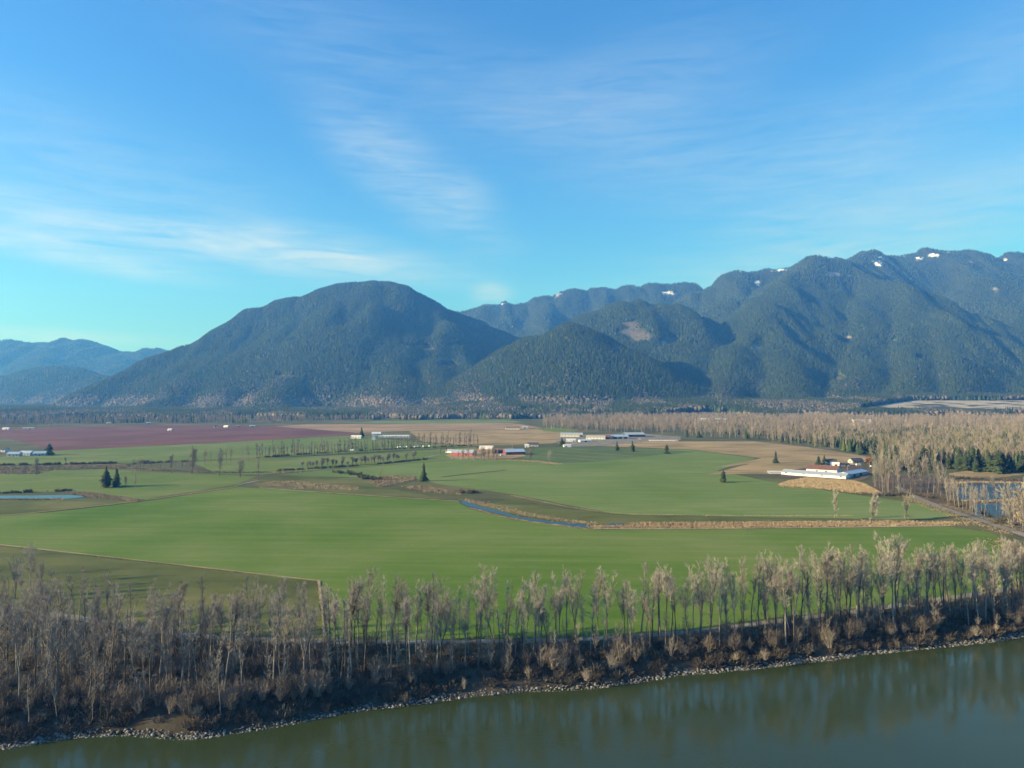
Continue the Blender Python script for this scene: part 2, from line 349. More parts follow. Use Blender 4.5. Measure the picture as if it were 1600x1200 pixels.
sheet('field', [(1345, 772), (1380, 740), (1440, 742), (1500, 748), (1600, 748), (1660, 790), (1660, 860), (1600, 842), (1500, 806), (1425, 776)], 'brown', 'brown leaf-strewn ground under the roadside trees')
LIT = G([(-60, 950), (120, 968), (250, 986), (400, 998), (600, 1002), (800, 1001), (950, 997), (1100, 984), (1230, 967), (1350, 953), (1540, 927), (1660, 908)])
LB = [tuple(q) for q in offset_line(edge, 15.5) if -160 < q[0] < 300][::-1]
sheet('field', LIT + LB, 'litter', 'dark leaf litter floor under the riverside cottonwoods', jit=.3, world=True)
sheet('reed_bed', [(1217, 758), (1232, 753), (1262, 747.5), (1335, 753), (1352, 758), (1378, 772), (1336, 771), (1290, 765), (1222, 761)], 'straw', 'pale straw coloured reed patch below the white barn', 'reeds')
sheet('yard', [(1205, 739), (1233, 735), (1275, 728), (1345, 727), (1372, 738), (1350, 750), (1316, 754), (1232, 747), (1205, 744)], 'brown', 'brown yard round the white barn', 'yard')
sheet('yard', [(695, 712), (720, 703), (800, 700), (822, 712), (800, 717), (715, 718)], 'tan_b', 'trampled yard of the red barns', 'yard')
sheet('yard', [(868, 691), (880, 680), (1000, 677), (1065, 683), (1060, 690), (1010, 690), (940, 697), (880, 699)], 'gravel', 'pale gravel yard of the large dairy farm', 'yard')
SL = sheet('slough', [(-60, 775), (55, 774.6), (110, 773.6), (138, 776.4), (110, 779.6), (-60, 780.4)], 'slough', 'pale slough water at the far left edge', 'water', jit=.25)
strip('creek', [(722, 783), (731, 788), (748, 794), (780, 801), (815, 811), (860, 817), (926, 824)], 6.0, 'slough', 'narrow blue creek winding between the fields', 'water', 1.7)
strip('creek', [(946, 821), (965, 818.5), (985, 819)], 5.0, 'slough', 'short blue pool at the end of the creek', 'water', .9)
sheet('pond', [(1497, 763), (1510, 757), (1560, 755.5), (1600, 757), (1660, 762), (1600, 770), (1570, 782), (1500, 782), (1490, 772)], 'slough', 'dark pond behind the roadside trees', 'water', jit=.4)
sheet('pond', [(1515, 790), (1540, 786), (1575, 788), (1580, 803), (1550, 811), (1520, 806)], 'slough', 'small blue pool nearer the road', 'water', jit=.4)
strip('track', [(-60, 945), (120, 965), (200, 981), (300, 994), (400, 1001), (600, 1004.5), (800, 1003), (950, 999), (1100, 987), (1230, 970), (1350, 955), (1480, 936), (1600, 918), (1700, 904)], 4.2, 'gravel', 'grey gravel track behind the riverside cottonwoods')
strip('road', [(1400, 760), (1424, 774), (1445, 783), (1475, 795), (1510, 806), (1550, 819), (1600, 836), (1680, 868)], 6.0, 'gravel', 'pale gravel road passing the pond', 'road', .1)
strip('track', [(1366, 716), (1300, 705), (1235, 695), (1180, 689.5), (1100, 686), (1010, 683)], 7.0, 'gravel', 'pale farm road along the edge of the bare wood')
strip('track', [(370, 759), (385, 755), (405, 751)], 4.0, 'gravel', 'short farm track at the field corner')
strip('track', [(660, 716), (690, 710), (715, 708)], 6.0, 'gravel', 'farm lane leading to the red barns')
for i, (a, b) in enumerate([((850, 714), (932, 720)), ((846, 709), (962, 716.5)), ((862, 704.5), (992, 713)), ((900, 703), (1015, 709))]):
    strip('drill_stripe', [a, ((a[0] + b[0]) / 2, (a[1] + b[1]) / 2 - .3), b], 2.6, 'tan_b', ['lowest', 'second lowest', 'second highest', 'highest'][i] + ' pale stripe across the dark green field', 'stripe')
strip('ditch', [(690, 745.5), (730, 741), (790, 735)], 2.2, 'bank', 'thin dark ditch right of the lone conifer', 'ditch')
strip('ditch', [(1215, 739), (1260, 735), (1310, 728)], 2.0, 'brown', 'faint ditch across the dry meadow', 'ditch')

strip('grass_margin', [(-60, 845), (0, 852), (250, 880), (498, 908.5)], 1.5, 'straw', 'pale dry grass margin between bright crop and olive pasture', 'margin', 1.3)
strip('grass_margin', [(498, 908.5), (503, 950), (507, 996)], .9, 'straw', 'pale dry grass margin running down to the gravel track', 'margin', 1.3)
strip('grass_margin', [(0, 806), (75, 800), (225, 783), (370, 761)], 2.2, 'tan_b', 'pale fence margin above the bright crop at left', 'margin')
strip('grass_margin', [(405, 763), (560, 774), (717, 784)], 2.4, 'straw', 'pale dry grass margin above the middle of the bright crop', 'margin')
strip('grass_margin', [(926, 827.2), (1100, 827), (1300, 825), (1480, 822.5)], 3.0, 'straw', 'pale mown edge under the band of reeds', 'margin')

# ------------------------------------------------------------------ dry grass margins (stuff)
def tuft_mass(name, pts, h, w, tones, label, cat='grass', blades=3):
    pts = np.asarray(pts); n = len(pts); rg = np.random.default_rng(len(pts))
    V = np.zeros((n, blades, 3, 3), np.float32)
    hh = h * rg.uniform(.5, 1.25, n)
    for b in range(blades):
        a = rg.uniform(0, math.pi, n); ww = w * rg.uniform(.6, 1.3, n) / 2; lean = rg.normal(0, .3, (n, 2)) * hh[:, None]
        off = rg.normal(0, w * .25, (n, 2)); dx = np.stack([np.cos(a) * ww, np.sin(a) * ww], 1)
        V[:, b, 0, :2] = pts + off - dx; V[:, b, 1, :2] = pts + off + dx; V[:, b, 2, :2] = pts + off + lean; V[:, b, 2, 2] = hh
        V[:, b, :2, 2] = 0.02
    tones = np.array(tones); t = tones[rg.integers(0, len(tones), n)] * rg.uniform(.8, 1.2, (n, 1))
    o = obj(name, tri_mesh(name, V.reshape(-1, 3), np.arange(n * blades * 3).reshape(-1, 3), M['tone'], np.repeat(t, blades, 0)))
    return tag(o, label, cat, kind='stuff')
def along(px, width, per_m, gate=.3):
    L = np.array(densify(smooth_line(G(px), 1), 2.0, 0, 1, closed=False)); n = int(len(L) * 2 * per_m); i = RNG.integers(0, len(L) - 1, n)
    p = L[i] + (L[i + 1] - L[i]) * RNG.random((n, 1)); keep = fbm(p[:, 0] / 12, p[:, 1] / 12, 41, 3) > RNG.uniform(-.1, gate, n)
    return (p + RNG.normal(0, width / 2.4, (n, 2)))[keep]
def inside(px, per_m2, cap=20000):
    P = np.array(G(px)); lo, hi = P.min(0), P.max(0); area = np.prod(hi - lo); n = int(min(area * per_m2, cap * 3))
    q = lo + (hi - lo) * RNG.random((n, 2)); q = q[in_poly(q[:, 0], q[:, 1], [tuple(p) for p in P])]; return q[:cap]
STRAW = [(.30, .24, .155), (.35, .285, .195), (.25, .195, .125)]; DRY = [(.19, .16, .105), (.24, .205, .14), (.15, .13, .08)]
tuft_mass('dry_grass', along([(-60, 845), (0, 852), (250, 880), (498, 908)], 1.6, 3), .4, .5, STRAW, 'tan dry grass line above the shaded olive pasture')
tuft_mass('dry_grass', along([(498, 908), (503, 950), (507, 994)], 1.0, 3), .5, .5, STRAW, 'tan fence line of dry grass running down to the track')
tuft_mass('dry_grass', along([(405, 763), (560, 774), (717, 784)], 1.6, 3), .4, .5, DRY, 'thin dry grass line on the upper edge of the bright crop')
tuft_mass('dry_grass', along([(0, 806), (75, 800), (225, 783), (370, 761)], 1.4, 2), .35, .5, DRY, 'dry fence line beside the olive paddock')
tuft_mass('dry_grass', along([(800, 774), (880, 791), (960, 803.5), (1080, 805)], 2.2, 5), .4, .5, STRAW, 'curved dry grass line above the creek')
tuft_mass('dry_grass', along([(1100, 805.5), (1200, 806), (1330, 806)], 3.0, 5), .45, .5, STRAW, 'straight dry grass line left of the ditch trees')
tuft_mass('dry_reeds', np.concatenate([along([(926, 824), (1100, 823.5), (1300, 821), (1400, 820), (1500, 818)], 7, 34), along([(985, 819), (1180, 818), (1430, 816)], 6, 18)]), .9, .55, STRAW + [(.21, .15, .09)], 'long band of tan reeds along the ditch', 'reeds')
tuft_mass('dry_reeds', np.concatenate([along([(728, 781), (760, 789), (800, 799), (850, 809), (930, 819)], 7, 14), along([(735, 794), (800, 812), (920, 827)], 1.6, 6)]), .6, .5, STRAW, 'tan reeds fringing the narrow blue creek', 'reeds')
tuft_mass('dry_reeds', inside([(1217, 758), (1232, 753), (1262, 747.5), (1335, 753), (1352, 758), (1378, 772), (1336, 771), (1290, 765), (1222, 761)], 6, 22000), 1.6, .6, [(.36, .285, .185), (.43, .35, .235), (.28, .215, .13), (.20, .155, .09)], 'tall straw reeds below the white barn', 'reeds')
tuft_mass('dry_reeds', np.concatenate([inside([(100, 770), (140, 769.5), (170, 774), (225, 781.5), (215, 784), (150, 779)], 1.2), along([(-60, 781), (100, 780.5)], 3, 5)]), 1.1, .9, STRAW, 'tan reeds at the end of the left slough', 'reeds')
tuft_mass('dry_grass', np.concatenate([inside([(-60, 731), (120, 727), (205, 726), (205, 732), (80, 735), (60, 741), (-60, 741)], .5), along([(200, 731), (300, 737), (400, 739), (470, 737)], 9, 8)]), .9, 1.1, DRY + STRAW, 'tan grass band along the sluggish ditch')
tuft_mass('dry_grass', inside([(400, 757), (425, 752), (470, 752), (560, 761), (560, 766), (460, 764)], .6), .7, 1.0, STRAW, 'tan grass patch above the bright crop')
tuft_mass('dry_grass', np.concatenate([inside([(575, 752), (600, 743), (650, 744), (650, 750), (620, 757), (590, 762)], .6), inside([(625, 760), (660, 759), (720, 770), (720, 773), (660, 769)], .8)]), .9, 1.0, STRAW + DRY, 'dry grass in the creek bend near the lone conifer')
tuft_mass('dry_grass', np.concatenate([along([(710, 717), (760, 718), (830, 720), (875, 726)], 8, 10)]), .9, 1.0, STRAW, 'tan rough grass below the red barns')
tuft_mass('dry_grass', np.concatenate([along([(1405, 771), (1440, 786), (1490, 806), (1520, 815), (1580, 835)], 7, 9), along([(1470, 788), (1520, 803), (1600, 830)], 5, 6)]), .6, .5, DRY, 'dry verge grass along the gravel road')
tuft_mass('dry_reeds', np.concatenate([inside([(1500, 783), (1560, 782), (1600, 779), (1640, 800), (1640, 835), (1590, 815), (1575, 785), (1530, 786)], .7), along([(1480, 757), (1510, 754), (1600, 755)], 4, 6), inside([(1580, 768), (1650, 772), (1650, 785), (1600, 778)], .7)]), 1.4, 1.0, STRAW + DRY, 'tan reeds round the ponds', 'reeds')
tuft_mass('dry_grass', along([(1565, 845), (1590, 860), (1640, 885)], 12, 16), .7, .5, DRY + [(.17, .11, .08)], 'brown scrub grass at the right edge of the crop')
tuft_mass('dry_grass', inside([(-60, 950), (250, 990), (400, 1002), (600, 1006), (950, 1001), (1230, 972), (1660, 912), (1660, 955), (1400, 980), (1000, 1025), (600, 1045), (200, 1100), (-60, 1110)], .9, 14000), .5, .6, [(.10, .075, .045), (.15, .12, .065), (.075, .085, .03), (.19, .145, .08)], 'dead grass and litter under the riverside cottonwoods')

# ------------------------------------------------------------------ plant generators
def orth(d):
    a = np.array([0, 0, 1.0]) if abs(d[2]) < .9 else np.array([1.0, 0, 0]); u = np.cross(d, a); u /= np.linalg.norm(u); return u, np.cross(d, u)
class MB:
    def __init__(s): s.V = []; s.F = []
    def tube(s, P, R, k=5):
        base = len(s.V)
        for i, (p, r) in enumerate(zip(P, R)):
            d = np.array(P[min(i + 1, len(P) - 1)]) - np.array(P[max(i - 1, 0)]); d = d / (np.linalg.norm(d) + 1e-9); u, v = orth(d)
            for j in range(k):
                a = 2 * math.pi * j / k; s.V.append(np.array(p) + (u * math.cos(a) + v * math.sin(a)) * r)
        for i in range(len(P) - 1):
            for j in range(k):
                a, b = base + i * k + j, base + i * k + (j + 1) % k; s.F += [(a, b, b + k), (a, b + k, a + k)]
    def blade(s, p, q, w, rg):
        d = q - p; r = rg.normal(size=3); n = np.cross(d, r); n /= np.linalg.norm(n) + 1e-9; b = len(s.V)
        s.V += [p - n * w / 2, p + n * w / 2, q]; s.F.append((b, b + 1, b + 2))
    def mesh(s, name, mat): return tri_mesh(name, np.array(s.V), np.array(s.F), mat)
def rot_dir(d, ang, phi):
    u, v = orth(d); return d * math.cos(ang) + (u * math.cos(phi) + v * math.sin(phi)) * math.sin(ang)
def bare_tree(seed, H, start=.42, spread=.17, leaders=2, nb=17, sub=5, tw=5, r0=.26, wid=1.0, lowb=3, ang=(.30, .85)):
    """leafless broadleaf: swaying trunk, leaders, ascending branches, then twigs"""
    rg = np.random.default_rng(seed); T = MB(); C = MB()
    def sway(p, d, L, n, amt):
        P = [p]
        for i in range(n):
            d = d + rg.normal(0, amt, 3); d[2] = max(d[2], .25); d = d / np.linalg.norm(d); P.append(P[-1] + d * L / n)
        return P
    fork = start * H * rg.uniform(.75, 1.15) if leaders > 1 else H * .97
    P = sway(np.zeros(3), np.array([rg.normal(0, .05), rg.normal(0, .05), 1.0]), fork, 6, .035); P[0] = P[0] - np.array([0, 0, .6])
    rf = r0 * .72 if leaders > 1 else .04
    T.tube(P, np.linspace(r0, rf, len(P)), 6)
    stems = []
    if leaders == 1: stems.append((P, np.linspace(r0, rf, len(P))))
    for k in range(leaders if leaders > 1 else 0):
        d = rot_dir(np.array([0, 0, 1.0]), rg.uniform(.04, .30) if k else rg.uniform(.0, .1), rg.uniform(0, 6.28))
        LL = (H - fork) * (rg.uniform(.72, .95) if k else 1.0); Q = sway(P[-1], d, LL, 7, .06); R = np.linspace(rf * (.8 if k else .95), .025, len(Q)); T.tube(Q, R, 5); stems.append((Q, R))
    def branch(p, d, L, r):
        Q = sway(p, d, L, 3, .13); T.tube(Q, [r, r * .7, r * .42, .012], 3)
        for j in range(sub):
            t = rg.uniform(.25, 1.0) * 2.999; i = int(t); q = Q[i] + (Q[i + 1] - Q[i]) * (t - i); dd = Q[i + 1] - Q[i]; dd = dd / np.linalg.norm(dd)
            e = rot_dir(dd, rg.uniform(.3, .8), rg.uniform(0, 6.28)); e[2] += .25; e /= np.linalg.norm(e); l = L * rg.uniform(.28, .55); q2 = q + e * l
            C.blade(q, q2, .085 * wid, rg)
            for _ in range(tw):
                f = q + (q2 - q) * rg.uniform(.15, 1.0); g2 = rot_dir(e, rg.uniform(.25, .85), rg.uniform(0, 6.28)); g2[2] += .2
                C.blade(f, f + g2 * L * rg.uniform(.16, .34), .055 * wid, rg)
    for Q, R in stems:
        for b in range(nb):
            t = (rg.uniform(.12, 1.0) if leaders > 1 else rg.uniform(start, 1.0)) * (len(Q) - 1.001); i = int(t); q = Q[i] + (Q[i + 1] - Q[i]) * (t - i)
            zt = q[2] / H; d = rot_dir(np.array([0, 0, 1.0]), rg.uniform(*ang) * (1.12 - .45 * zt), rg.uniform(0, 6.28))
            L = H * spread * rg.uniform(.6, 1.15) * (1.0 if zt < .72 else max(.42, 1.0 - (zt - .72) * 1.9)); branch(q, d, L, max(.03, R[i] * .42))
    for b in range(lowb):
        t = rg.uniform(.25, .95) * (len(P) - 1.001); i = int(t); q = P[i] + (P[i + 1] - P[i]) * (t - i)
        branch(q, rot_dir(np.array([0, 0, 1.0]), rg.uniform(.7, 1.3), rg.uniform(0, 6.28)), H * spread * rg.uniform(.3, .6), .04)
    return T, C
def conifer(seed, H, R, n=34, droop=.30, base=.06, per=16):
    """whorls of drooping boughs, each a fan of needle sprays"""
    rg = np.random.default_rng(seed); T = MB(); C = MB()
    T.tube([np.array([0, 0, z]) for z in (-.5, H * .35, H * .7, H * .98)], [H * .018, H * .013, H * .007, .02], 6)
    for i in range(n):
        t = (i + rg.random()) / n; z = H * (base + (1 - base) * t); rad = R * (1 - t) ** .68 * rg.uniform(.55, 1.2) + .12
        if t < .10: rad *= .72 + 2.8 * t
        k = max(4, int(per * (1 - t * .55)))
        for j in range(k):
            a = rg.uniform(0, 6.28); L = rad * rg.uniform(.5, 1.2) * (1 + .28 * math.sin(2 * a + seed + z * .5)); d = np.array([math.cos(a), math.sin(a), 0.0])
            z0 = z + rg.normal(0, H * .008); tip = d * L + np.array([0, 0, z0 - droop * L + rg.normal(0, .2)])
            sd_ = np.array([-d[1], d[0], 0]); w = (.20 + .24 * L) * rg.uniform(.7, 1.2); mid = d * L * .55 + np.array([0, 0, z0 - droop * L * .28]); b = len(C.V)
            C.V += [d * .05 + np.array([0, 0, z0 + .2]), mid + sd_ * w - np.array([0, 0, w * .55]), tip, mid - sd_ * w - np.array([0, 0, w * .55]), mid + np.array([0, 0, .12 + .06 * L])]
            C.F += [(b, b + 1, b + 4), (b + 1, b + 2, b + 4), (b + 2, b + 3, b + 4), (b + 3, b, b + 4)]
    return T, C
def shrub(seed, H, R, stems=26, tw=6, wid=.07):
    rg = np.random.default_rng(seed); C = MB()
    for i in range(stems):
        a = rg.uniform(0, 6.28); l = rg.uniform(.15, 1.0); p = np.array([math.cos(a), math.sin(a), 0]) * R * .25 * rg.random(); p[2] = -.3
        q = np.array([math.cos(a) * R * l, math.sin(a) * R * l, H * rg.uniform(.5, 1.05) * (1.1 - .5 * l)]); C.blade(p, q, wid * 1.5, rg)
        for j in range(tw):
            f = p + (q - p) * rg.uniform(.3, .95); d = (q - p) / np.linalg.norm(q - p); e = rot_dir(d, rg.uniform(.3, .9), rg.uniform(0, 6.28)); C.blade(f, f + e * H * rg.uniform(.18, .4), wid, rg)
    return C

KIND = {}
def kind(key, T, C, tm, cm):
    KIND[key] = (T.mesh('trunk', M[tm]) if T else None, C.mesh('crown', M[cm]))
NCW = 16
CW_LEAD = [1, 2, 3, 2, 2, 1, 3, 2, 2, 3, 1, 2, 2, 3, 2, 1]
for i in range(NCW):
    rg = random.Random(i); kind(('cw', i), *bare_tree(100 + i, 24.0, rg.uniform(.30, .52), rg.uniform(.085, .15), CW_LEAD[i], 24, 6, 5, rg.uniform(.19, .30), 1.0, rg.randint(1, 4)), 'bark' if i % 3 else 'bark_dark', 'twig' if i % 4 else 'twig_g')
for i in range(6):
    kind(('young', i), *bare_tree(200 + i, 14.0, .30, .14, 1 if i % 2 else 2, 16, 4, 5, .10, 1.2, 3), 'bark' if i % 2 else 'bark_dark', 'twig_g')
for i in range(6):
    kind(('field', i), *bare_tree(300 + i, 18.0, .16, .21, 2 + i % 2, 26, 6, 6, .34, 2.4, 8, (.5, 1.15)), 'bark_dark', 'twig_g' if i % 2 else 'twig')
for i in range(6):
    kind(('poplar', i), *bare_tree(400 + i, 22.0, .14, .12, 1, 40, 5, 4, .30, 3.6, 3), 'bark_dark', 'twig_g')
for i in range(4):
    kind(('orchard', i), *bare_tree(450 + i, 9.0, .22, .34, 3, 16, 6, 5, .30, 3.0, 3, (.5, 1.2)), 'bark_dark', 'twig_g')
for i in range(5):
    kind(('fir', i), *conifer(500 + i, 18.0, 5.0 + .25 * i, 36), 'bark_dark', 'needle')
for i in range(4):
    kind(('will', i), None, shrub(600 + i, 6.0, 2.6, 42, 9, .05), None, 'willow')
for i in range(3):
    kind(('bush', i), None, shrub(620 + i, 3.0, 2.6, 46, 8, .10), None, 'twig_g')
kind('rust', None, shrub(640, 6.0, 3.6, 60, 12, .5), None, 'rust')

def plant(name, key, x, y, scale, label, cat, group=None, parts=True, z=0.0, rz=None, sxy=1.0):
    tm, cm = KIND[key]; rz = RNG.uniform(0, 6.28) if rz is None else rz; x, y = float(x), float(y)
    if tm is None:
        o = link(bpy.data.objects.new(name, cm)); o.location = (x, y, z); o.rotation_euler = (0, 0, rz); o.scale = (scale * sxy, scale * sxy, scale)
    else:
        o = empty(name, (x, y, z), rz); o.scale = (scale * sxy, scale * sxy, scale)
        obj('trunk', tm, o); obj('crown', cm, o)
        if key[0] in ('cw', 'young', 'field'): o.rotation_euler[0] = RNG.normal(0, .035); o.rotation_euler[1] = RNG.normal(0, .035)
    return tag(o, label, cat, group)

# ------------------------------------------------------------------ riverside cottonwoods
def y_top(px): return np.interp(px, [-60, 120, 250, 400, 600, 800, 950, 1100, 1230, 1350, 1480, 1660], [952, 970, 990, 1004, 1008, 1007, 1003, 990, 973, 958, 939, 915])
def y_bank(px): return np.interp(px, [-60, 100, 300, 420, 560, 700, 800, 960, 1060, 1200, 1400, 1600, 1660], [1120, 1105, 1108, 1090, 1068, 1050, 1040, 1030, 1016, 1004, 982, 962, 956])
taken = []
def free(x, y, r):
    for a, b in taken:
        if (a - x) ** 2 + (b - y) ** 2 < r * r: return False
    taken.append((x, y)); return True
def grove(n, x0, x1, t0, t1, gap, s0, s1, where, key='cw', name='cottonwood_tree', pw=1.0):
    """where: [(px limit, phrase)]; the label tells size, bark, fork, nearness to the water and the stretch"""
    c = 0
    for _ in range(n * 60):
        if c >= n: break
        px = RNG.uniform(x0, x1); t = t0 + (t1 - t0) * RNG.random() ** pw; py = y_top(px) * (1 - t) + y_bank(px) * t
        x, y = ground(px, py)
        if not free(x, y, gap): continue
        k = int(RNG.integers(0, NCW if key == 'cw' else 6)); sc_ = RNG.uniform(s0, s1) * (.80 + .24 * t if x1 < 600 else RNG.choice([.8, .96, 1.04, 1.08, 1.14]))
        st = next(p for lim, p in where if px <= lim)
        if key == 'cw':
            lab = '%s %s %s cottonwood %s %s' % ('tall' if sc_ > (s0 + s1) / 2 else 'shorter', 'pale-barked' if k % 3 else 'dark-barked', ('straight', 'forked', 'many-stemmed')[CW_LEAD[k] - 1], 'near the water' if t > (t0 + t1) / 2 else 'near the track', st)
        else: lab = 'thin %s sapling %s %s' % ('pale' if k % 2 else 'dark', 'near the water' if t > (t0 + t1) / 2 else 'among the trunks', st)
        plant(name, (key, k), x, y, sc_, lab, 'tree', 'bare trees ' + st, sxy=RNG.uniform(.85, 1.15)); c += 1
LEFT = [(90, 'at the lower left corner'), (190, 'left of the stony point'), (300, 'above the stony point'), (400, 'right of the stony point'), (900, 'below the fence corner')]
MID = [(600, 'right of the fence corner'), (700, 'before the bright grass dip'), (800, 'below the creek pools'), (900, 'below the creek mouth'), (1000, 'left of the dark thicket'), (1120, 'where the track first shows'), (1300, 'beside the open track')]
RIGHT = [(1320, 'by the arching bank willow'), (1420, 'in the thick right row'), (1520, 'above the pale right stones'), (1800, 'at the lower right corner')]
grove(112, -40, 495, .02, .98, 3.2, .72, 1.15, LEFT)
grove(14, -90, 70, -.35, .0, 5.0, .85, 1.1, [(0, 'beyond the olive pasture edge'), (99, 'beside the olive pasture')])
grove(76, 500, 1000, .05, .95, 2.7, .74, 1.02, MID, pw=1.2)
grove(34, 1000, 1230, .10, 1.0, 2.8, .80, 1.04, MID)
grove(92, 1228, 1640, .15, 1.15, 2.8, .84, 1.12, RIGHT)
grove(60, -40, 560, .35, 1.12, 2.0, .6, 1.0, LEFT, 'young', 'young_tree')
grove(44, 540, 1240, .3, 1.15, 2.0, .5, .85, MID, 'young', 'young_tree')
grove(50, 1240, 1640, .3, 1.2, 2.0, .5, .9, RIGHT, 'young', 'young_tree')
WIL = [(350, 1098, .9, 'pale willow shrub near the left end of the stone shore'), (308, 1120, .8, 'tan willow bush just above the stony point'),
       (105, 1110, .7, 'grey willow shrub beside the left clearing'), (440, 1095, 1.25, 'tall pale willow at the bend of the bank'), (648, 1070, .9, 'small pale willow halfway along the dark bank'),
       (725, 1075, .75, 'low pale willow shrub close to the waterline'), (648, 1040, .8, 'pale shrub behind the small bank willow'), (880, 1050, 1.5, 'large pale willow leaning over the middle bank'),
       (955, 1045, 1.3, 'bright pale willow left of the dark thicket'), (1005, 1030, 1.15, 'arching pale willow before the gravel track'), (826, 1058, 1.0, 'slim willow under the middle cottonwoods'),
       (1195, 1030, .85, 'round pinkish shrub low on the bank'), (1296, 1010, 1.6, 'broad arching willow under the right row'), (1525, 992, .9, 'pale shrub above the light stones at right'),
       (1556, 985, .7, 'small tan shrub near the right picture edge'), (1590, 975, 1.1, 'pale bush at the right picture edge'), (915, 1062, .8, 'tan bush close above the middle stones'), (1150, 1030, .6, 'tiny pale bush on the dark right bank')]
for i, (px, py, s, lab) in enumerate(WIL):
    x, y = ground(px, py, -1.5); plant('willow_shrub', ('will', i % 4), x, y, s * .72, lab, 'shrub', 'willow shrubs on the river bank', z=-1.6, sxy=(.7, 1.25, .9, 1.05, .6)[i % 5]).rotation_euler[1] = (-.15, .1, .2, 0)[i % 4]

# undergrowth on the bank: one mass of brush
def mass(name, protos, pts, scl, tones, label, cat, mat='tone', sz=None):
    """many small plants joined into one mesh, colour by plant"""
    Vs, Fs, Cs, off = [], [], [], 0; pts = np.asarray(pts, np.float32); n = len(pts); idx = RNG.integers(0, len(protos), n); a = RNG.uniform(0, 6.28, n); sz = scl if sz is None else sz
    for k, (pv, pf, pc) in enumerate(protos):
        s = np.where(idx == k)[0]
        if not len(s): continue
        ca, sa = np.cos(a[s])[:, None], np.sin(a[s])[:, None]
        X = (pv[None, :, 0] * ca - pv[None, :, 1] * sa) * scl[s][:, None] + pts[s, 0][:, None]; Y = (pv[None, :, 0] * sa + pv[None, :, 1] * ca) * scl[s][:, None] + pts[s, 1][:, None]
        Z = pv[None, :, 2] * sz[s][:, None] + pts[s, 2][:, None]
        Vs.append(np.stack([X, Y, Z], 2).reshape(-1, 3)); Fs.append((pf[None] + (np.arange(len(s)) * len(pv))[:, None, None] + off).reshape(-1, 3)); off += len(s) * len(pv)
        Cs.append((pc[None] * tones[s][:, None, :]).reshape(-1, 3))
    o = obj(name, tri_mesh(name, np.concatenate(Vs), np.concatenate(Fs), M[mat], np.concatenate(Cs))); return tag(o, label, cat, kind='stuff')
def as_proto(mb, c=(1, 1, 1)): V = np.array(mb.V, np.float32); F = np.array(mb.F, np.int32); return V, F, np.tile(np.array(c, np.float32), (len(F), 1))
bush_p = [as_proto(shrub(700 + i, 2.6, 2.2, 24, 4, .13)) for i in range(6)]
Lx = np.array(edge); T = np.gradient(Lx, axis=0); T /= np.linalg.norm(T, axis=1)[:, None]; Nn = np.stack([-T[:, 1], T[:, 0]], 1)
vis = np.where((Lx[:, 0] > -230) & (Lx[:, 0] < 330))[0]
def on_edge(n, d):
    seg = RNG.choice(vis[:-1], n); w = RNG.random((n, 1)); return (Lx[seg] * (1 - w) + Lx[seg + 1] * w) + (Nn[seg] * (1 - w) + Nn[seg + 1] * w) * d[:, None]
n = 2900; d = 2.0 + 17 * RNG.random(n) ** 1.35
p = on_edge(n, d) + RNG.normal(0, .6, (n, 2)); zz = np.interp(d, [0, 3.2, 6, 9, 12, 30], [-4.5, -3.2, -1.7, -.5, .1, 0])
keep = (d < 13) | (RNG.random(n) < .35) ; keep &= ~((p[:, 0] < -75) & (RNG.random(n) < .45))
tn = np.array([(.075, .066, .055), (.105, .092, .077), (.055, .050, .044), (.14, .122, .10), (.085, .070, .057)])[RNG.integers(0, 5, n)]
mass('undergrowth', bush_p, np.column_stack([p, zz])[keep], RNG.uniform(.45, 1.25, n)[keep] * (.75 + .6 * fbm(p[:, 0] / 14, p[:, 1] / 14, 33, 2))[keep], tn[keep], 'dark leafless brush covering the river bank', 'undergrowth')

th = [as_proto(shrub(740 + i, 6.5, 2.4, 30, 5, .085)) for i in range(5)]
q = []
for px in RNG.uniform(-60, 1640, 1500):
    t = RNG.random(); w = 1.0 if px < 520 else (.2 if px < 1230 else .5)
    if RNG.random() < w: q.append(ground(px, y_top(px) * (1 - t) + (y_bank(px) + 6) * t + 3))
q = np.array(q); n = len(q); tn = np.array([(.16, .135, .11), (.21, .18, .15), (.12, .10, .085)])[RNG.integers(0, 3, n)]
mass('thicket', th, np.column_stack([q, np.zeros(n)]), RNG.uniform(.45, 1.2, n), tn, 'grey brown thicket of bare brush between the cottonwood trunks', 'undergrowth')

# riprap stones along the waterline
def rock(seed):
    bm = bmesh.new(); bmesh.ops.create_icosphere(bm, subdivisions=1, radius=.5); rg = np.random.default_rng(seed)
    V = np.array([v.co[:] for v in bm.verts]) * rg.uniform(.65, 1.25, (len(bm.verts), 1)) * np.array([1, .8, .6]); bm.verts.ensure_lookup_table()
    F = np.array([[v.index for v in f.verts] for f in bm.faces], np.int32); bm.free(); return V.astype(np.float32), F, np.ones((len(F), 3), np.float32)
rocks = [rock(i) for i in range(6)]
n = 5500; d = RNG.uniform(-.6, 1.7, n); p = on_edge(n, d); wv = .45 + 1.0 * vnoise(p[:, 0] / 16, p[:, 1] / 16, 77); p = on_edge(n, d * wv); d = d * wv
g_ = RNG.uniform(.07, .25, n)[:, None] * np.array([[1.0, .97, .92]])
mass('riprap_stones', rocks, np.column_stack([p, np.interp(d, [-1, 0, 1, 3.2], [-4.75, -4.45, -4.0, -3.1])]), np.clip(RNG.lognormal(-.55, .38, n), .25, 1.6), g_, 'pale broken stones along the waterline', 'stones')

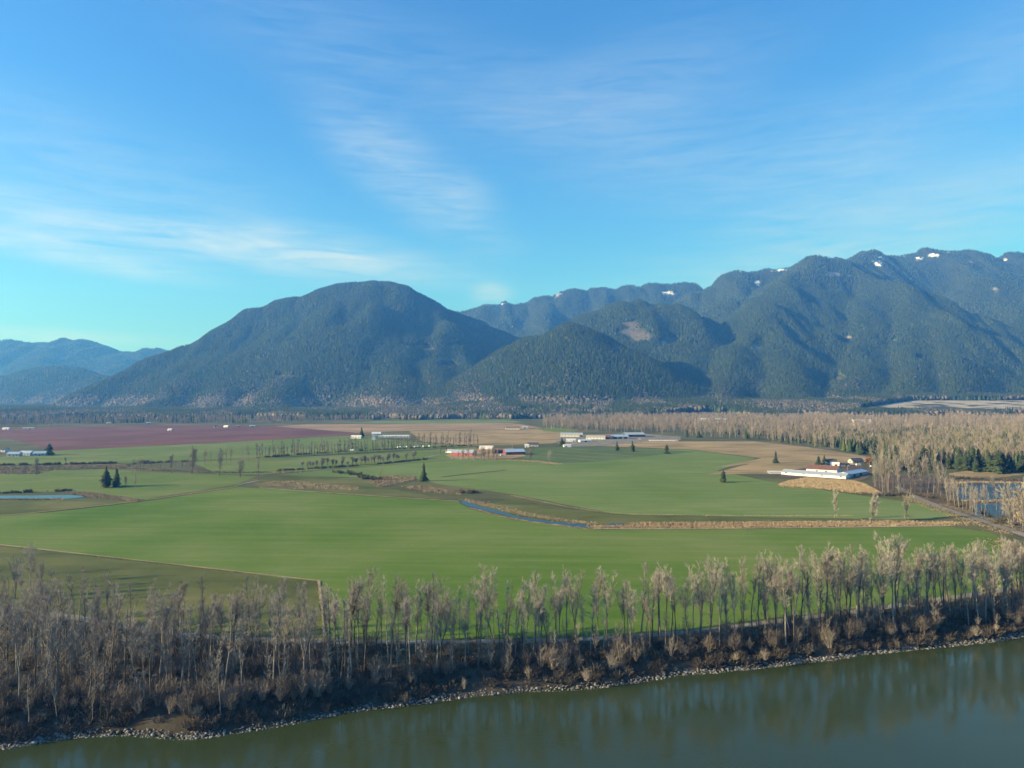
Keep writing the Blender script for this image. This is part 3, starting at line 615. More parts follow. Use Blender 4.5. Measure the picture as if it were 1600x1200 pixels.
# ------------------------------------------------------------------ mountains
RIDGES = [  # (side slope, crest rounding, [(px, py, distance)])
    (.75, 110, [(150, 612, 4100), (180, 598, 4200), (270, 553, 4600), (300, 538, 4700), (400, 484, 5000), (510, 448, 5200), (575, 438, 5200), (620, 448, 5200), (660, 468, 5250), (715, 490, 5450)]),
    (.62, 90, [(715, 490, 5450), (760, 508, 5700), (808, 530, 5800)]),
    (.55, 80, [(430, 474, 5100), (355, 545, 4500), (290, 602, 3850), (240, 636, 3450)]),
    (.58, 80, [(575, 438, 5200), (556, 466, 4850), (500, 540, 4200), (445, 600, 3650), (415, 634, 3300)]),
    (.62, 80, [(556, 466, 4850), (600, 530, 4350), (620, 590, 3750), (625, 630, 3350)]),
    (.55, 60, [(500, 470, 5000), (430, 530, 4450), (360, 600, 3800), (330, 634, 3400)]),
    (.78, 80, [(650, 462, 5250), (690, 508, 4800), (725, 560, 4350), (745, 600, 3900), (750, 628, 3550)]),
    (.60, 60, [(690, 508, 4800), (680, 560, 4250), (680, 610, 3650), (690, 632, 3350)]),
    (.60, 120, [(745, 605, 3750), (800, 560, 3900), (850, 527, 3950), (890, 513, 3950), (930, 525, 3950), (985, 556, 3900), (1035, 592, 3820)]),
    (.58, 90, [(890, 513, 3950), (885, 562, 3600), (880, 614, 3250)]),
    (.58, 70, [(850, 527, 3950), (805, 585, 3550), (780, 626, 3250)]),
    (.62, 70, [(930, 525, 3950), (965, 580, 3600), (985, 624, 3300)]),
    (.72, 130, [(890, 520, 5000), (940, 492, 5000), (1000, 471, 5000), (1040, 477, 5000), (1068, 497, 4900), (1080, 530, 4700)]),
    (.66, 60, [(1050, 482, 4950), (1062, 540, 4400), (1085, 590, 3900), (1100, 618, 3550)]),
    (.60, 70, [(960, 486, 5000), (985, 535, 4500), (1010, 585, 4000)]),
    (.80, 90, [(660, 500, 7500), (715, 489, 7500), (750, 482, 7500), (790, 472, 7500), (830, 471, 7500), (870, 459, 7500), (900, 452, 7500), (940, 449, 7500), (1000, 445, 7500), (1040, 443, 7500), (1075, 442, 7500), (1092, 455, 7500), (1130, 470, 7300)]),
    (.70, 60, [(868, 459, 7500), (862, 490, 6900), (850, 540, 6200), (840, 585, 5500)]),
    (.70, 60, [(790, 472, 7500), (800, 500, 7000), (808, 540, 6400)]),
    (.70, 60, [(945, 449, 7500), (945, 480, 6900), (930, 520, 6100)]),
    (.70, 60, [(1020, 445, 7500), (1025, 475, 6800), (1010, 520, 6000)]),
    (.75, 100, [(1040, 490, 6500), (1092, 457, 6600), (1150, 423, 6700), (1200, 418, 6700), (1240, 415, 6600), (1268, 404, 6200), (1290, 408, 6200), (1340, 398, 7000), (1400, 394, 7200), (1470, 387, 7200), (1500, 390, 7200), (1560, 399, 7200), (1640, 404, 7200), (1800, 420, 7200), (2000, 450, 7000)]),
    (.66, 70, [(1165, 422, 6700), (1140, 470, 5900), (1112, 530, 5100), (1105, 580, 4400)]),
    (.72, 100, [(1268, 404, 6200), (1218, 452, 5450), (1195, 474, 5050), (1212, 530, 4450), (1240, 585, 3800), (1255, 620, 3400)]),
    (.60, 70, [(1195, 474, 5050), (1150, 540, 4350), (1125, 600, 3700), (1120, 620, 3450)]),
    (.72, 90, [(1300, 410, 6300), (1360, 440, 5700), (1345, 500, 5000), (1335, 560, 4300), (1335, 615, 3550)]),
    (.75, 90, [(1360, 440, 5700), (1420, 452, 5500), (1465, 490, 5000), (1490, 545, 4400), (1500, 608, 3700)]),
    (.62, 60, [(1420, 452, 5500), (1415, 510, 4850), (1420, 565, 4200), (1420, 615, 3600)]),
    (.72, 100, [(1480, 392, 7000), (1530, 430, 6400), (1570, 475, 5900), (1590, 545, 5000), (1590, 608, 4000)]),
    (.70, 100, [(1640, 404, 7200), (1680, 460, 6300), (1720, 540, 5200), (1730, 605, 4200)]),
    (.50, 170, [(-300, 548, 9000), (-120, 540, 9000), (0, 536, 9000), (65, 533, 9000), (82, 538, 9000), (100, 532, 9000), (140, 534, 9000), (180, 548, 9000), (220, 549, 9000), (265, 551, 9000), (320, 560, 9000)]),
    (.55, 80, [(100, 532, 9000), (70, 556, 8200), (40, 585, 7200)]),
    (.60, 80, [(190, 548, 9000), (180, 575, 8000), (170, 600, 7000)]),
    (.55, 100, [(-200, 600, 6200), (-60, 592, 6200), (0, 588, 6200), (60, 578, 6100), (115, 572, 6000), (150, 584, 5800), (190, 606, 5400)]),
]
SEG = []
for s, r, P in RIDGES:
    W3 = [at(*p) for p in P]
    SEG.append((s, r, np.array([(x, y, z - 14) for x, y, z in W3])))
def height(x, y):
    wx = x + 130 * (fbm(x / 700, y / 700, 51, 2) - .5); wy = y + 130 * (fbm(x / 700, y / 700, 61, 2) - .5)
    H = np.full(x.shape, -60.0); K = 11.0; acc = np.zeros(x.shape)
    for s, r, P in SEG:
        best = np.full(x.shape, -1e9)
        for a, b in zip(P[:-1], P[1:]):
            ab = b[:2] - a[:2]; t = np.clip(((wx - a[0]) * ab[0] + (wy - a[1]) * ab[1]) / (ab @ ab), 0, 1)
            d = np.hypot(wx - a[0] - ab[0] * t, wy - a[1] - ab[1] * t); best = np.maximum(best, a[2] + (b[2] - a[2]) * t - s * (np.sqrt(d * d + r * r) - r))
        acc += np.exp(np.clip(best / K, -20, 300))
    H = K * np.log(acc + 1e-9)
    hf = np.clip(H, 0, None)
    gul = np.abs(fbm(x / 300 + 9, y / 900, 71, 3) - .5) * 2; calm = 1 - .55 * np.exp(-((x - 320) ** 2 + (y - 3950) ** 2) / 700. ** 2) - .75 * np.exp(-((x + 1050) ** 2 + (y - 5200) ** 2) / 520. ** 2)
    H = H + np.minimum(hf, 450) * (.27 * (gul - .22)) * sstep(80, 350, hf) * calm + np.minimum(hf, 200) * .07 * (fbm(x / 110, y / 110, 81, 3) - .5)
    bench = 48 * sstep(2550, 3250, y + 120 * (fbm(x / 300, y / 300, 91, 2) - .5)) * (.12 + .88 * sstep(-900, 300, x)) - 4
    wp_ = sstep(.455, .50, x / y); bench = bench * (1 - wp_) + np.interp(y, [2450, 2700, 2950, 3400, 3700], [-4, 14, 34, 64, 70]) * wp_
    return np.maximum(H, bench) + 3 * np.exp(-np.abs(H - bench) / 20)
STEP = 22.0
gx = np.arange(-8600, 8601, STEP); gy = np.arange(2380, 10000, STEP)
XX, YY = np.meshgrid(gx, gy); keepc = np.abs(XX) < YY * .80 + 500
ZZ = height(XX, YY); ZZ[YY < 2420] = -4
ny, nx = XX.shape
# what each patch of slope carries
PX, PY = project(XX, YY, ZZ)
def near(px, py, rx, ry, X=None, Y=None):
    X = PX if X is None else X; Y = PY if Y is None else Y
    return np.exp(-(((X - px) / rx) ** 2 + ((Y - py) / ry) ** 2) * 1.2)
def cover(x, y, z, px, py):
    """share of bare cut-over ground (0..1), of rock and of snow at points of the slope"""
    cut = np.zeros(x.shape)
    for c in [(1000, 525, 55, 14), (985, 507, 22, 6), (1040, 535, 30, 14), (700, 573, 30, 6), (660, 545, 45, 7), (715, 540, 25, 6), (400, 563, 28, 6), (575, 581, 18, 4), (590, 615, 30, 4), (880, 570, 18, 6), (455, 590, 40, 5), (1310, 592, 14, 9), (360, 530, 22, 4)]:
        cut = np.maximum(cut, near(*c, px, py) * (y < 5600))
    nn = fbm(x / 90, y / 90, 101, 4); cut = sstep(.42, .62, cut * .75 + (nn - .5) * .9)
    rockm = np.zeros(x.shape)
    for c in [(1315, 499, 16, 7), (1348, 515, 8, 5), (1330, 530, 22, 8), (1435, 563, 18, 10), (1190, 520, 12, 5), (1182, 545, 8, 14), (1370, 532, 12, 5), (1358, 576, 10, 5), (1490, 563, 12, 6), (1470, 585, 10, 5), (1555, 452, 10, 5), (1517, 408, 10, 8), (565, 447, 14, 5), (1300, 428, 16, 8), (1400, 533, 10, 5), (868, 460, 10, 5)]:
        rockm = np.maximum(rockm, near(*c, px, py))
    rockm = sstep(.48, .7, rockm * .8 + (nn - .5) * 1.1)
    sn = np.zeros(x.shape)
    for c in [(q0, q1, q2 * .8, q3 * .75) for q0, q1, q2, q3 in [(775, 476, 22, 2.5), (800, 473, 10, 2.5), (1043, 458, 14, 4), (1036, 461, 8, 3), (1182, 441, 9, 8), (1157, 424, 5, 3), (1215, 421, 16, 4), (1232, 417, 8, 3), (1372, 411, 12, 7), (1405, 399, 18, 5), (1375, 402, 8, 3), (1437, 404, 12, 5), (1458, 399, 12, 5), (1482, 395, 6, 3), (1570, 406, 5, 3)]]:
        sn = np.maximum(sn, near(*c, px, py) * (y > 5900))
    sn = sstep(.52, .72, sn * .9 + (fbm((x + y * .6) / 26, (y - x * .6) / 70, 111, 3) - .5) * 1.5)
    return cut, rockm, sn
cut, rk, sn = cover(XX, YY, ZZ, PX, PY)
nz = fbm(XX / 160, YY / 160, 121, 4)[..., None]
colr = np.array([.016, .024, .013]) + nz * np.array([.016, .018, .009])
def lay(c, m, k): return c * (1 - m[..., None]) + np.array(k) * m[..., None]
colr = lay(colr, cut, (.088, .080, .058)); colr = lay(colr, rk, (.24, .22, .20)); colr = lay(colr, sn, (.80, .82, .86))
low = sstep(60, 20, ZZ) * (1 - cut); colr = lay(colr, low * .8, (.085, .080, .045))
pit = near(1480, 629, 110, 2.2) ; pitm = (in_poly(XX, YY, [at(1350, 633, 2980)[:2], at(1660, 631, 2900)[:2], at(1680, 630, 3380)[:2], at(1420, 630, 3380)[:2]])).astype(float)
pitm = pitm * sstep(.30, .45, fbm(XX / 60, YY / 110, 181, 3)); colr = lay(colr, pitm, (.33, .29, .24))
idn = np.arange(ny * nx).reshape(ny, nx)
quad = np.stack([idn[:-1, :-1], idn[:-1, 1:], idn[1:, 1:], idn[1:, :-1]], -1).reshape(-1, 4)
qk = (keepc[:-1, :-1] & keepc[1:, 1:]).reshape(-1)
quad = quad[qk]; used = np.unique(quad); remap = np.full(ny * nx, -1); remap[used] = np.arange(len(used))
Vt = np.stack([XX, YY, ZZ], -1).reshape(-1, 3)[used]
mt = obj('mountains', tri_mesh('mountains', Vt, remap[quad], M['tone_n'], colr.reshape(-1, 3)[used], smooth=True))
tag(mt, 'forested mountain range with small snow patches on the far ridges', 'mountains', kind='structure')

# trees on the slopes, kept where the camera's side of the range can see them
def surf(x, y):
    u = (x - gx[0]) / STEP; v = (y - gy[0]) / STEP; i = np.clip(u.astype(int), 0, nx - 2); j = np.clip(v.astype(int), 0, ny - 2); fu, fv = u - i, v - j
    return (ZZ[j, i] * (1 - fu) + ZZ[j, i + 1] * fu) * (1 - fv) + (ZZ[j + 1, i] * (1 - fu) + ZZ[j + 1, i + 1] * fu) * fv
NA = 1500; ang = np.linspace(-.82, .82, NA); rr = np.arange(2400, 9990, 20.0)
AX = ang[:, None] * rr[None]; EV = (surf(AX, np.broadcast_to(rr, AX.shape)) - CAM_H) / rr[None]
EV[(np.abs(AX) > 8500)] = -1; HOR = np.maximum.accumulate(EV, 1)
def candidates(n, y0, y1):
    y = np.sqrt(RNG.uniform(y0 ** 2, y1 ** 2, n)); x = RNG.uniform(-.80, .80, n) * y; return x, y
pts = []
for n, y0, y1 in ((190000, 2430, 3600), (430000, 3600, 5600), (330000, 5600, 9700)):
    x, y = candidates(n, y0, y1); k = np.abs(x) < 8500; pts.append(np.stack([x[k], y[k]], 1))
pts = np.concatenate(pts); x, y = pts.T; z = surf(x, y)
ia = np.clip(((x / y + .82) / 1.64 * (NA - 1)).astype(int), 0, NA - 1); ir = np.clip(((y - 2400) / 20).astype(int) - 1, 0, len(rr) - 1)
vis_ = (z + 34 - CAM_H) / y > HOR[ia, ir]
px_, py_ = project(x, y, z); c_, r_, s_ = cover(x, y, z, px_, py_)
dn = (1 - .93 * c_) * (1 - .95 * r_) * (1 - .72 * s_); dn *= ~in_poly(x, y, [at(1350, 633, 2980)[:2], at(1660, 631, 2900)[:2], at(1680, 630, 3380)[:2], at(1420, 630, 3380)[:2]])
dn *= ~((x / y > .49) & (y > 2680) & (y < 3000)); dn *= .55 + .9 * fbm(x / 70, y / 70, 131, 3)
ok = vis_ & (RNG.random(len(x)) < dn) & (y > 2470 + 900 * (fbm(x / 160, y / 160, 191, 3) - .3)); x, y, z = x[ok], y[ok], z[ok]; c_ = c_[ok]
patchn = fbm(x / 200, y / 200, 141, 4); decid = RNG.random(len(x)) < np.clip(0.75 * sstep(90, 45, z) * sstep(.40, .54, fbm(x / 120, y / 260, 145, 3)) + sstep(230, 40, z) * sstep(.47, .58, patchn) * .42 + .01 + .5 * c_ * RNG.random(len(x)), 0, .9)
hgt = RNG.uniform(15, 30, len(x)) * (.75 + .5 * fbm(x / 150, y / 150, 151, 3)); hgt[y < 4300] *= 1.15; hgt[z > 900] *= .75; hgt[c_ > .3] *= .5
def slope_mass(name, sel, con, label):
    n = sel.sum(); X, Y, Z, H = x[sel], y[sel], z[sel], hgt[sel]; a = RNG.uniform(0, 6.28, n); k = 4
    rad = H * (RNG.uniform(.15, .22, n) if con else RNG.uniform(.26, .36, n))
    if con:
        V = np.zeros((n, k + 1, 3), np.float32)
        for j in range(k):
            b = a + j * 2 * math.pi / k; rj = rad * RNG.uniform(.8, 1.2, n); V[:, j, 0] = X + np.cos(b) * rj; V[:, j, 1] = Y + np.sin(b) * rj; V[:, j, 2] = Z + H * RNG.uniform(.0, .16, n)
        V[:, k] = np.stack([X, Y, Z + H], 1); f = np.array([(j, (j + 1) % k, k) for j in range(k)], np.int32); nv = k + 1
        t = np.array([.034, .056, .021]) * RNG.uniform(.65, 1.5, (n, 1)) + RNG.uniform(0, .009, (n, 1)) * np.array([1.2, .9, .1])
    else:
        V = np.zeros((n, k + 2, 3), np.float32); H = H * .8
        for j in range(k):
            b = a + j * 2 * math.pi / k; rj = rad * RNG.uniform(.7, 1.25, n); V[:, j, 0] = X + np.cos(b) * rj; V[:, j, 1] = Y + np.sin(b) * rj; V[:, j, 2] = Z + H * RNG.uniform(.45, .75, n)
        V[:, k] = np.stack([X, Y, Z + H], 1); V[:, k + 1] = np.stack([X, Y, Z], 1)
        f = np.array([(j, (j + 1) % k, k) for j in range(k)] + [((j + 1) % k, j, k + 1) for j in range(k)], np.int32); nv = k + 2
        t = (np.array([.064, .060, .047]) + sstep(85, 40, Z)[:, None] * np.array([.050, .042, .034])) * RNG.uniform(.7, 1.3, (n, 1))
    F = (f[None] + (np.arange(n) * nv)[:, None, None]).reshape(-1, 3)
    o = obj(name, tri_mesh(name, V.reshape(-1, 3), F, M['tone'], np.repeat(t, len(f), 0))); print(name, n, len(F)); return tag(o, label, 'forest', kind='stuff')
slope_mass('conifer_forest', ~decid, True, 'dark conifer forest clothing the mountains and foothills')
slope_mass('broadleaf_forest', decid, False, 'greyish leafless woods on the lower slopes')

# ------------------------------------------------------------------ woods on the valley floor
def far_bare(seed, H, n=62):
    mb = MB(); rg = np.random.default_rng(seed); mb.blade(np.array([0, 0, -.3]), np.array([rg.normal(0, .4), rg.normal(0, .4), H * .9]), .7, rg); mb.blade(np.array([0, 0, -.3]), np.array([0, 0, H * .8]), .6, rg)
    for i in range(n):
        z = H * rg.uniform(.25, .85); a = rg.uniform(0, 6.28); l = H * rg.uniform(.10, .24); s = rg.uniform(.25, 1.0); p = np.array([math.cos(a) * rg.random() * H * .05, math.sin(a) * rg.random() * H * .05, z])
        mb.blade(p, p + np.array([math.cos(a) * l * s, math.sin(a) * l * s, l * 1.05]), rg.uniform(.18, .5), rg)
    V, F, C = as_proto(mb); C[:2] *= 1.15; return V, F, C
def far_fir(seed, H):
    rg = np.random.default_rng(seed); mb = MB()
    for lv in range(7):
        t = lv / 7; r = H * .21 * (1 - t) ** .9 + .3; zb = H * (.05 + .8 * t); zt = zb + H * .26; k = 7; b = len(mb.V)
        for j in range(k): a = 6.283 * j / k + rg.uniform(-.3, .3); q = r * rg.uniform(.65, 1.2); mb.V.append(np.array([math.cos(a) * q, math.sin(a) * q, zb + rg.normal(0, H * .02)]))
        mb.V.append(np.array([0, 0, min(zt, H)])); mb.F += [(b + j, b + (j + 1) % k, b + k) for j in range(k)]
    return as_proto(mb)
fb = [far_bare(800 + i, 21.0) for i in range(8)]; ff = [far_fir(830 + i, 21.0) for i in range(5)]
def wood(name, px, spacing, protos, tones, label, s0=.75, s1=1.2, gaps=None, seed=0, cap=9000):
    P = G(px); q = inside(px, 1 / spacing ** 2, cap)
    nn = fbm(q[:, 0] / 60, q[:, 1] / 60, 160 + seed, 3); q = q[nn > RNG.uniform(.15, .5, len(q))] if gaps is None else q[(nn > gaps[0]) & (nn < gaps[1])]
    n = len(q); t = np.array(tones)[RNG.integers(0, len(tones), n)] * RNG.uniform(.82, 1.2, (n, 1)); print(name, n)
    return mass(name, protos, np.column_stack([q, np.zeros(n)]), RNG.uniform(s0, s1, n), t, label, 'wood')
BT = [(.215, .18, .15), (.185, .16, .135), (.24, .20, .165), (.165, .145, .125), (.19, .175, .13)]; GT = [(.035, .055, .024), (.045, .065, .028), (.028, .042, .022)]; GY = [(.06, .085, .030), (.075, .092, .036), (.05, .07, .03)]
wood('bare_woodland', [(848, 671), (905, 673), (1000, 677), (1100, 682), (1200, 689), (1300, 702), (1372, 714), (1372, 690), (1500, 672), (1640, 668), (1640, 652), (1200, 651), (850, 654)], 12.5, fb, BT, 'wide belt of tan leafless woodland beyond the dairy farm', .85, 1.2)
wood('bare_woodland', [(1372, 716), (1440, 726), (1520, 731), (1640, 736), (1640, 672), (1500, 676), (1372, 694)], 10.0, fb, BT + [(.20, .19, .10)], 'mixed leafless woodland above the pond', .75, 1.15, seed=2)
wood('conifer_woodland', [(1290, 700), (1372, 714), (1440, 726), (1640, 738), (1640, 690), (1480, 676), (1330, 684)], 9.5, ff, GY + GT, 'olive green conifers mixed into the wood above the pond', .55, 1.05, (.46, 1.0), 3)
wood('conifer_woodland', [(1130, 683), (1300, 700), (1372, 700), (1372, 675), (1130, 670)], 19, ff, GT + GY, 'scattered dark conifers in the tan woodland belt', .6, 1.0, (.5, 1.0), 4)
wood('bare_woodland', [(-60, 671), (20, 668), (90, 664.5), (220, 661.5), (420, 662.5), (520, 658), (600, 655.5), (840, 654.5), (840, 648), (-60, 648)], 13, fb, BT, 'greyish leafless tree belt below the left mountains', .45, 1.0, (.36, 1.0), 5)
wood('conifer_woodland', [(-60, 667), (100, 662), (420, 661), (520, 656.5), (850, 653.5), (1200, 650), (1640, 650), (1640, 645), (-60, 648)], 17, ff, GT + GY, 'dark conifer belt at the foot of the mountains', .45, 1.15, (.53, 1.0), 6)
for nm, lp, sp_, lab in (('hedgerow', [(-60, 728), (100, 726), (200, 723.5), (240, 723)], 3.0, 'low dark hedge above the tan grass band'), ('hedgerow', [(200, 726), (285, 721), (300, 722)], 2.4, 'dark scrub patch beside the slender bare trees'),
                         ('hedgerow', [(400, 716), (500, 708), (620, 702), (740, 696)], 2.6, 'dark bramble hedge under the poplar row'), ('hedgerow', [(430, 736), (520, 731), (600, 725), (665, 718)], 2.6, 'dark hedge under the low spreading trees'),
                         ('scrub', [(520, 738), (560, 741), (575, 747), (588, 750)], 3.2, 'dark scrub clumps at the creek bend'), ('scrub', [(722, 771), (735, 768), (742, 771)], 3.0, 'dark bramble thicket at the head of the creek'),
                         ('hedgerow', [(-60, 771.5), (30, 770.5), (60, 768.5), (110, 767.5)], 2.6, 'dark hedge on the far side of the slough'), ('scrub', [(1486, 748), (1530, 749), (1600, 752)], 3.4, 'dark brown scrub on the far pond bank'),
                         ('scrub', [(1380, 775), (1420, 772), (1470, 780), (1520, 796), (1560, 815), (1600, 828)], 2.8, 'brown brush between road and pond'), ('scrub', [(1205, 742), (1222, 743)], 2.0, 'small grey bushes beside the silage pad')):
    q = along(lp, 7 if nm == 'scrub' else 4, .8); q = q[fbm(q[:, 0] / 18, q[:, 1] / 18, 171, 2) > .40]; n = len(q); tt = np.array([(.085, .074, .052), (.12, .10, .075), (.06, .066, .036)])[RNG.integers(0, 3, n)]
    mass(nm, [(V * np.array([1, 1, sp_ / 2.6], np.float32), F, C) for V, F, C in [as_proto(shrub(720 + i, 2.6, 2.6, 22, 3, .45)) for i in range(3)]], np.column_stack([q, np.zeros(n)]), RNG.uniform(.35, 1.25, n), tt, lab, 'hedge')

# ------------------------------------------------------------------ trees standing singly or in rows
def hpx(py, tall): return tall * CAM_H / (py - 620.0)          # metres from a height in photo pixels at base row py
def single(name, key, px, py, tall, label, cat='tree', group=None, base_h=18.0, sxy=1.0):
    x, y = ground(px, py); return plant(name, key, x, y, hpx(py, tall) / base_h, label, cat, group, sxy=sxy)
for i, (px, py, t, s, lab) in enumerate([(662, 752, 30, .85, 'lone tall dark conifer in the middle green field'), (964, 704, 15, .95, 'dark conifer on the meadow edge, first of the spaced three'), (988, 706, 18, .9, 'dark conifer on the meadow edge, middle of the spaced three'),
                                    (1042, 709.5, 16, 1.1, 'dark conifer on the meadow edge, third of the spaced three'), (1130, 754, 22, .95, 'lone dark conifer at the tip of the brown strip in the crop'), (1212, 724, 20, .85, 'dark conifer standing in the dry tan meadow'),
                                    (1279, 728, 16, 1.35, 'broad dark conifer behind the white barn'), (1288, 728, 18, .9, 'narrow dark conifer beside the broad one behind the barn'), (77, 711, 19, 1.45, 'broad dark conifer beside the blue roofed houses'),
                                    (166, 762, 34, .95, 'dark conifer left of its twin in the left pasture'), (182, 760, 30, 1.0, 'dark conifer right of its twin in the left pasture'), (565, 684, 17, 1.0, 'dark conifer at the white farmhouse by the greenhouse'),
                                    (878, 697, 13, 1.6, 'round dark evergreen at the lower end of the dairy farm'), (1092, 684, 11, 1.5, 'dark evergreen clump at the wood edge right of the dairy farm'), (1073, 683, 13, .9, 'slim dark evergreen right of the dairy farm'), (1345, 710, 22, 1.0, 'dark conifer at the wood edge above the farm road')]):
    single('conifer_tree', ('fir', i % 5), px, py, t, lab, 'tree', None, 18.0, s)
for i, (px, py, t, s, lab) in enumerate([(1306, 813, 46, .55, 'slim bare tree by the ditch, first of three'), (1361, 816, 44, .85, 'bushy bare tree by the ditch, middle of three'), (1415, 812, 44, .8, 'open bare tree by the ditch, third of three'),
                                    (828, 723, 22, .7, 'small bare tree right of the red barns'), (857, 726, 22, .8, 'paler bare tree farthest right below the red barns'), (57, 743, 27, .55, 'slender bare tree left of the slough pasture'),
                                    (37, 741, 14, 1.3, 'low dark bare tree beside the slender left tree'), (197, 760, 16, .8, 'small bare tree right of the twin conifers'), (211, 763, 22, .6, 'thin bare tree right of the twin conifers'),
                                    (300, 741, 42, .75, 'tall bare tree at the left end of the hedged pasture'), (343, 744, 42, .7, 'tall bare tree right of the hedged pasture gap'), (375, 746, 28, .9, 'mid sized bare tree before the poplars'), (404, 751, 34, .45, 'slim dark bare tree at the field corner'),
                                    (268, 740, 30, .6, 'bare tree left of the tall hedged pasture tree'), (594, 746, 17, .6, 'small bare tree in the creek bend'), (103, 724, 10, .8, 'tiny bare tree on the dark left hedge'), (1603, 828, 78, .6, 'tall bare tree at the right edge beside the road'), (1578, 826, 70, .6, 'pale tall bare tree beside the road before the pond')]):
    single('bare_tree', ('field', i % 6), px, py, t, lab, 'tree', None, 18.0, s)
def nth(i): return '%d%s' % (i, 'th' if 10 < i % 100 < 14 else {1: 'st', 2: 'nd', 3: 'rd'}.get(i % 10, 'th'))
PXS = np.sort(np.concatenate([np.linspace(402, 560, 40), np.linspace(563, 745, 46)]) + RNG.normal(0, 1.2, 86))
for i, px in enumerate(PXS):
    py = np.interp(px, [402, 560, 745], [716, 707, 695]) + RNG.normal(0, .6); single('poplar_tree', ('poplar', int(RNG.integers(0, 6))), px, py, (24 if px < 560 else 23) * RNG.uniform(.65, 1.1), 'slender bare poplar, %s from the left end of the long row' % nth(i + 1), 'tree', 'poplars of the long row', 22.0, 1.2)
PXS = np.sort(np.concatenate([np.linspace(472, 556, 15), np.linspace(566, 625, 13), [634, 648, 645]]) + RNG.normal(0, 1.5, 31))
for i, px in enumerate(PXS):
    py = np.interp(px, [472, 556, 650], [731, 726, 717]); single('hedgerow_tree', ('orchard', int(RNG.integers(0, 4))), px, py + RNG.normal(0, .7), 11 * RNG.uniform(.6, 1.15), 'low spreading bare tree, %s from the left in the short row' % nth(i + 1), 'tree', 'low trees of the short row', 9.0)
for i, px in enumerate(np.sort(RNG.uniform(205, 298, 24))):
    single('bare_tree', ('young', int(RNG.integers(0, 6))), px, np.interp(px, [205, 298], [737, 735]) + RNG.normal(0, 1), 20 * RNG.uniform(.7, 1.15), 'slender bare tree, %s from the left in the thin stand before the poplars' % nth(i + 1), 'tree', 'slender trees of the thin stand', 14.0)
for i, px in enumerate(np.sort(RNG.uniform(318, 402, 16))):
    single('bare_tree', ('young', int(RNG.integers(0, 6))), px, np.interp(px, [318, 402], [727, 718]) + RNG.normal(0, .7), 25 * RNG.uniform(.8, 1.1), 'bare tree, %s from the left in the rear row leading to the poplars' % nth(i + 1), 'tree', 'rear row left of the poplars', 14.0)
for i, (px, py, t) in enumerate([(716, 717, 12), (724, 718, 15), (732, 717, 18), (742, 718, 17), (752, 718, 19), (757, 719, 20), (763, 718, 18), (771, 719, 20), (776, 718, 16), (697, 710, 14), (688, 709, 18)]):
    single('bare_tree', ('field', i % 6), px, py, t, 'bare yard tree before the red barns, %s from the left' % nth(i + 1) if i < 9 else '%s bare tree left of the small white shed by the red barns' % ('nearer', 'farther')[i - 9], 'tree', 'yard trees at the red barns' if i < 9 else 'trees left of the white shed', 18.0, .8)
def cw_words(k): return '%s %s' % ('pale-barked' if k % 3 else 'dark-barked', ('straight', 'forked', 'many-stemmed')[CW_LEAD[k] - 1])
for i, px in enumerate(np.sort(RNG.uniform(1360, 1478, 58))):
    py = np.interp(px, [1360, 1420, 1478], [768, 776, 779]) - RNG.random() * 14; k = int(RNG.integers(0, NCW)); edge_ = min(1, .55 + (px - 1358) / 50)
    single('roadside_tree', ('cw', k), px, py, RNG.uniform(44, 74) * edge_ * (1 if px < 1435 else .82), '%s bare tree, %s from the left in the roadside clump' % (cw_words(k), nth(i + 1)), 'tree', 'roadside clump above the road bend', 24.0, .8)
for i, px in enumerate(np.sort(RNG.uniform(1478, 1528, 30))):
    py = np.interp(px, [1478, 1528], [788, 806]) - RNG.random() * 5; k = int(RNG.integers(0, NCW)); single('roadside_tree', ('cw', k), px, py, RNG.uniform(30, 50), 'slim %s tree, %s from the left between road and small pool' % (cw_words(k), nth(i + 1)), 'tree', 'slim trees between road and pool', 24.0, .7)
for i, px in enumerate(np.sort(RNG.uniform(1530, 1640, 26))):
    py = RNG.uniform(790, 832); k = int(RNG.integers(0, NCW)); single('roadside_tree', ('cw', k), px, py, RNG.uniform(30, 52), '%s tree, %s from the left in the reedy ground at the right edge' % (cw_words(k), nth(i + 1)), 'tree', 'bare trees in the reedy ground', 24.0, .8)
for i, px in enumerate(np.sort(RNG.uniform(1395, 1630, 26))):
    py = np.interp(px, [1395, 1480, 1630], [736, 737, 743]) - RNG.random() * 5; single('conifer_tree', ('fir', i % 5), px, py, RNG.uniform(20, 42), 'green conifer, %s from the left at the wood edge behind the pond' % nth(i + 1), 'tree', 'conifers behind the pond', 18.0, 1.0)
x_, y_ = ground(1358, 724); plant('rust_tree', 'rust', x_, y_, 1.3, 'rust orange leafy tree beside the farm road', 'tree')

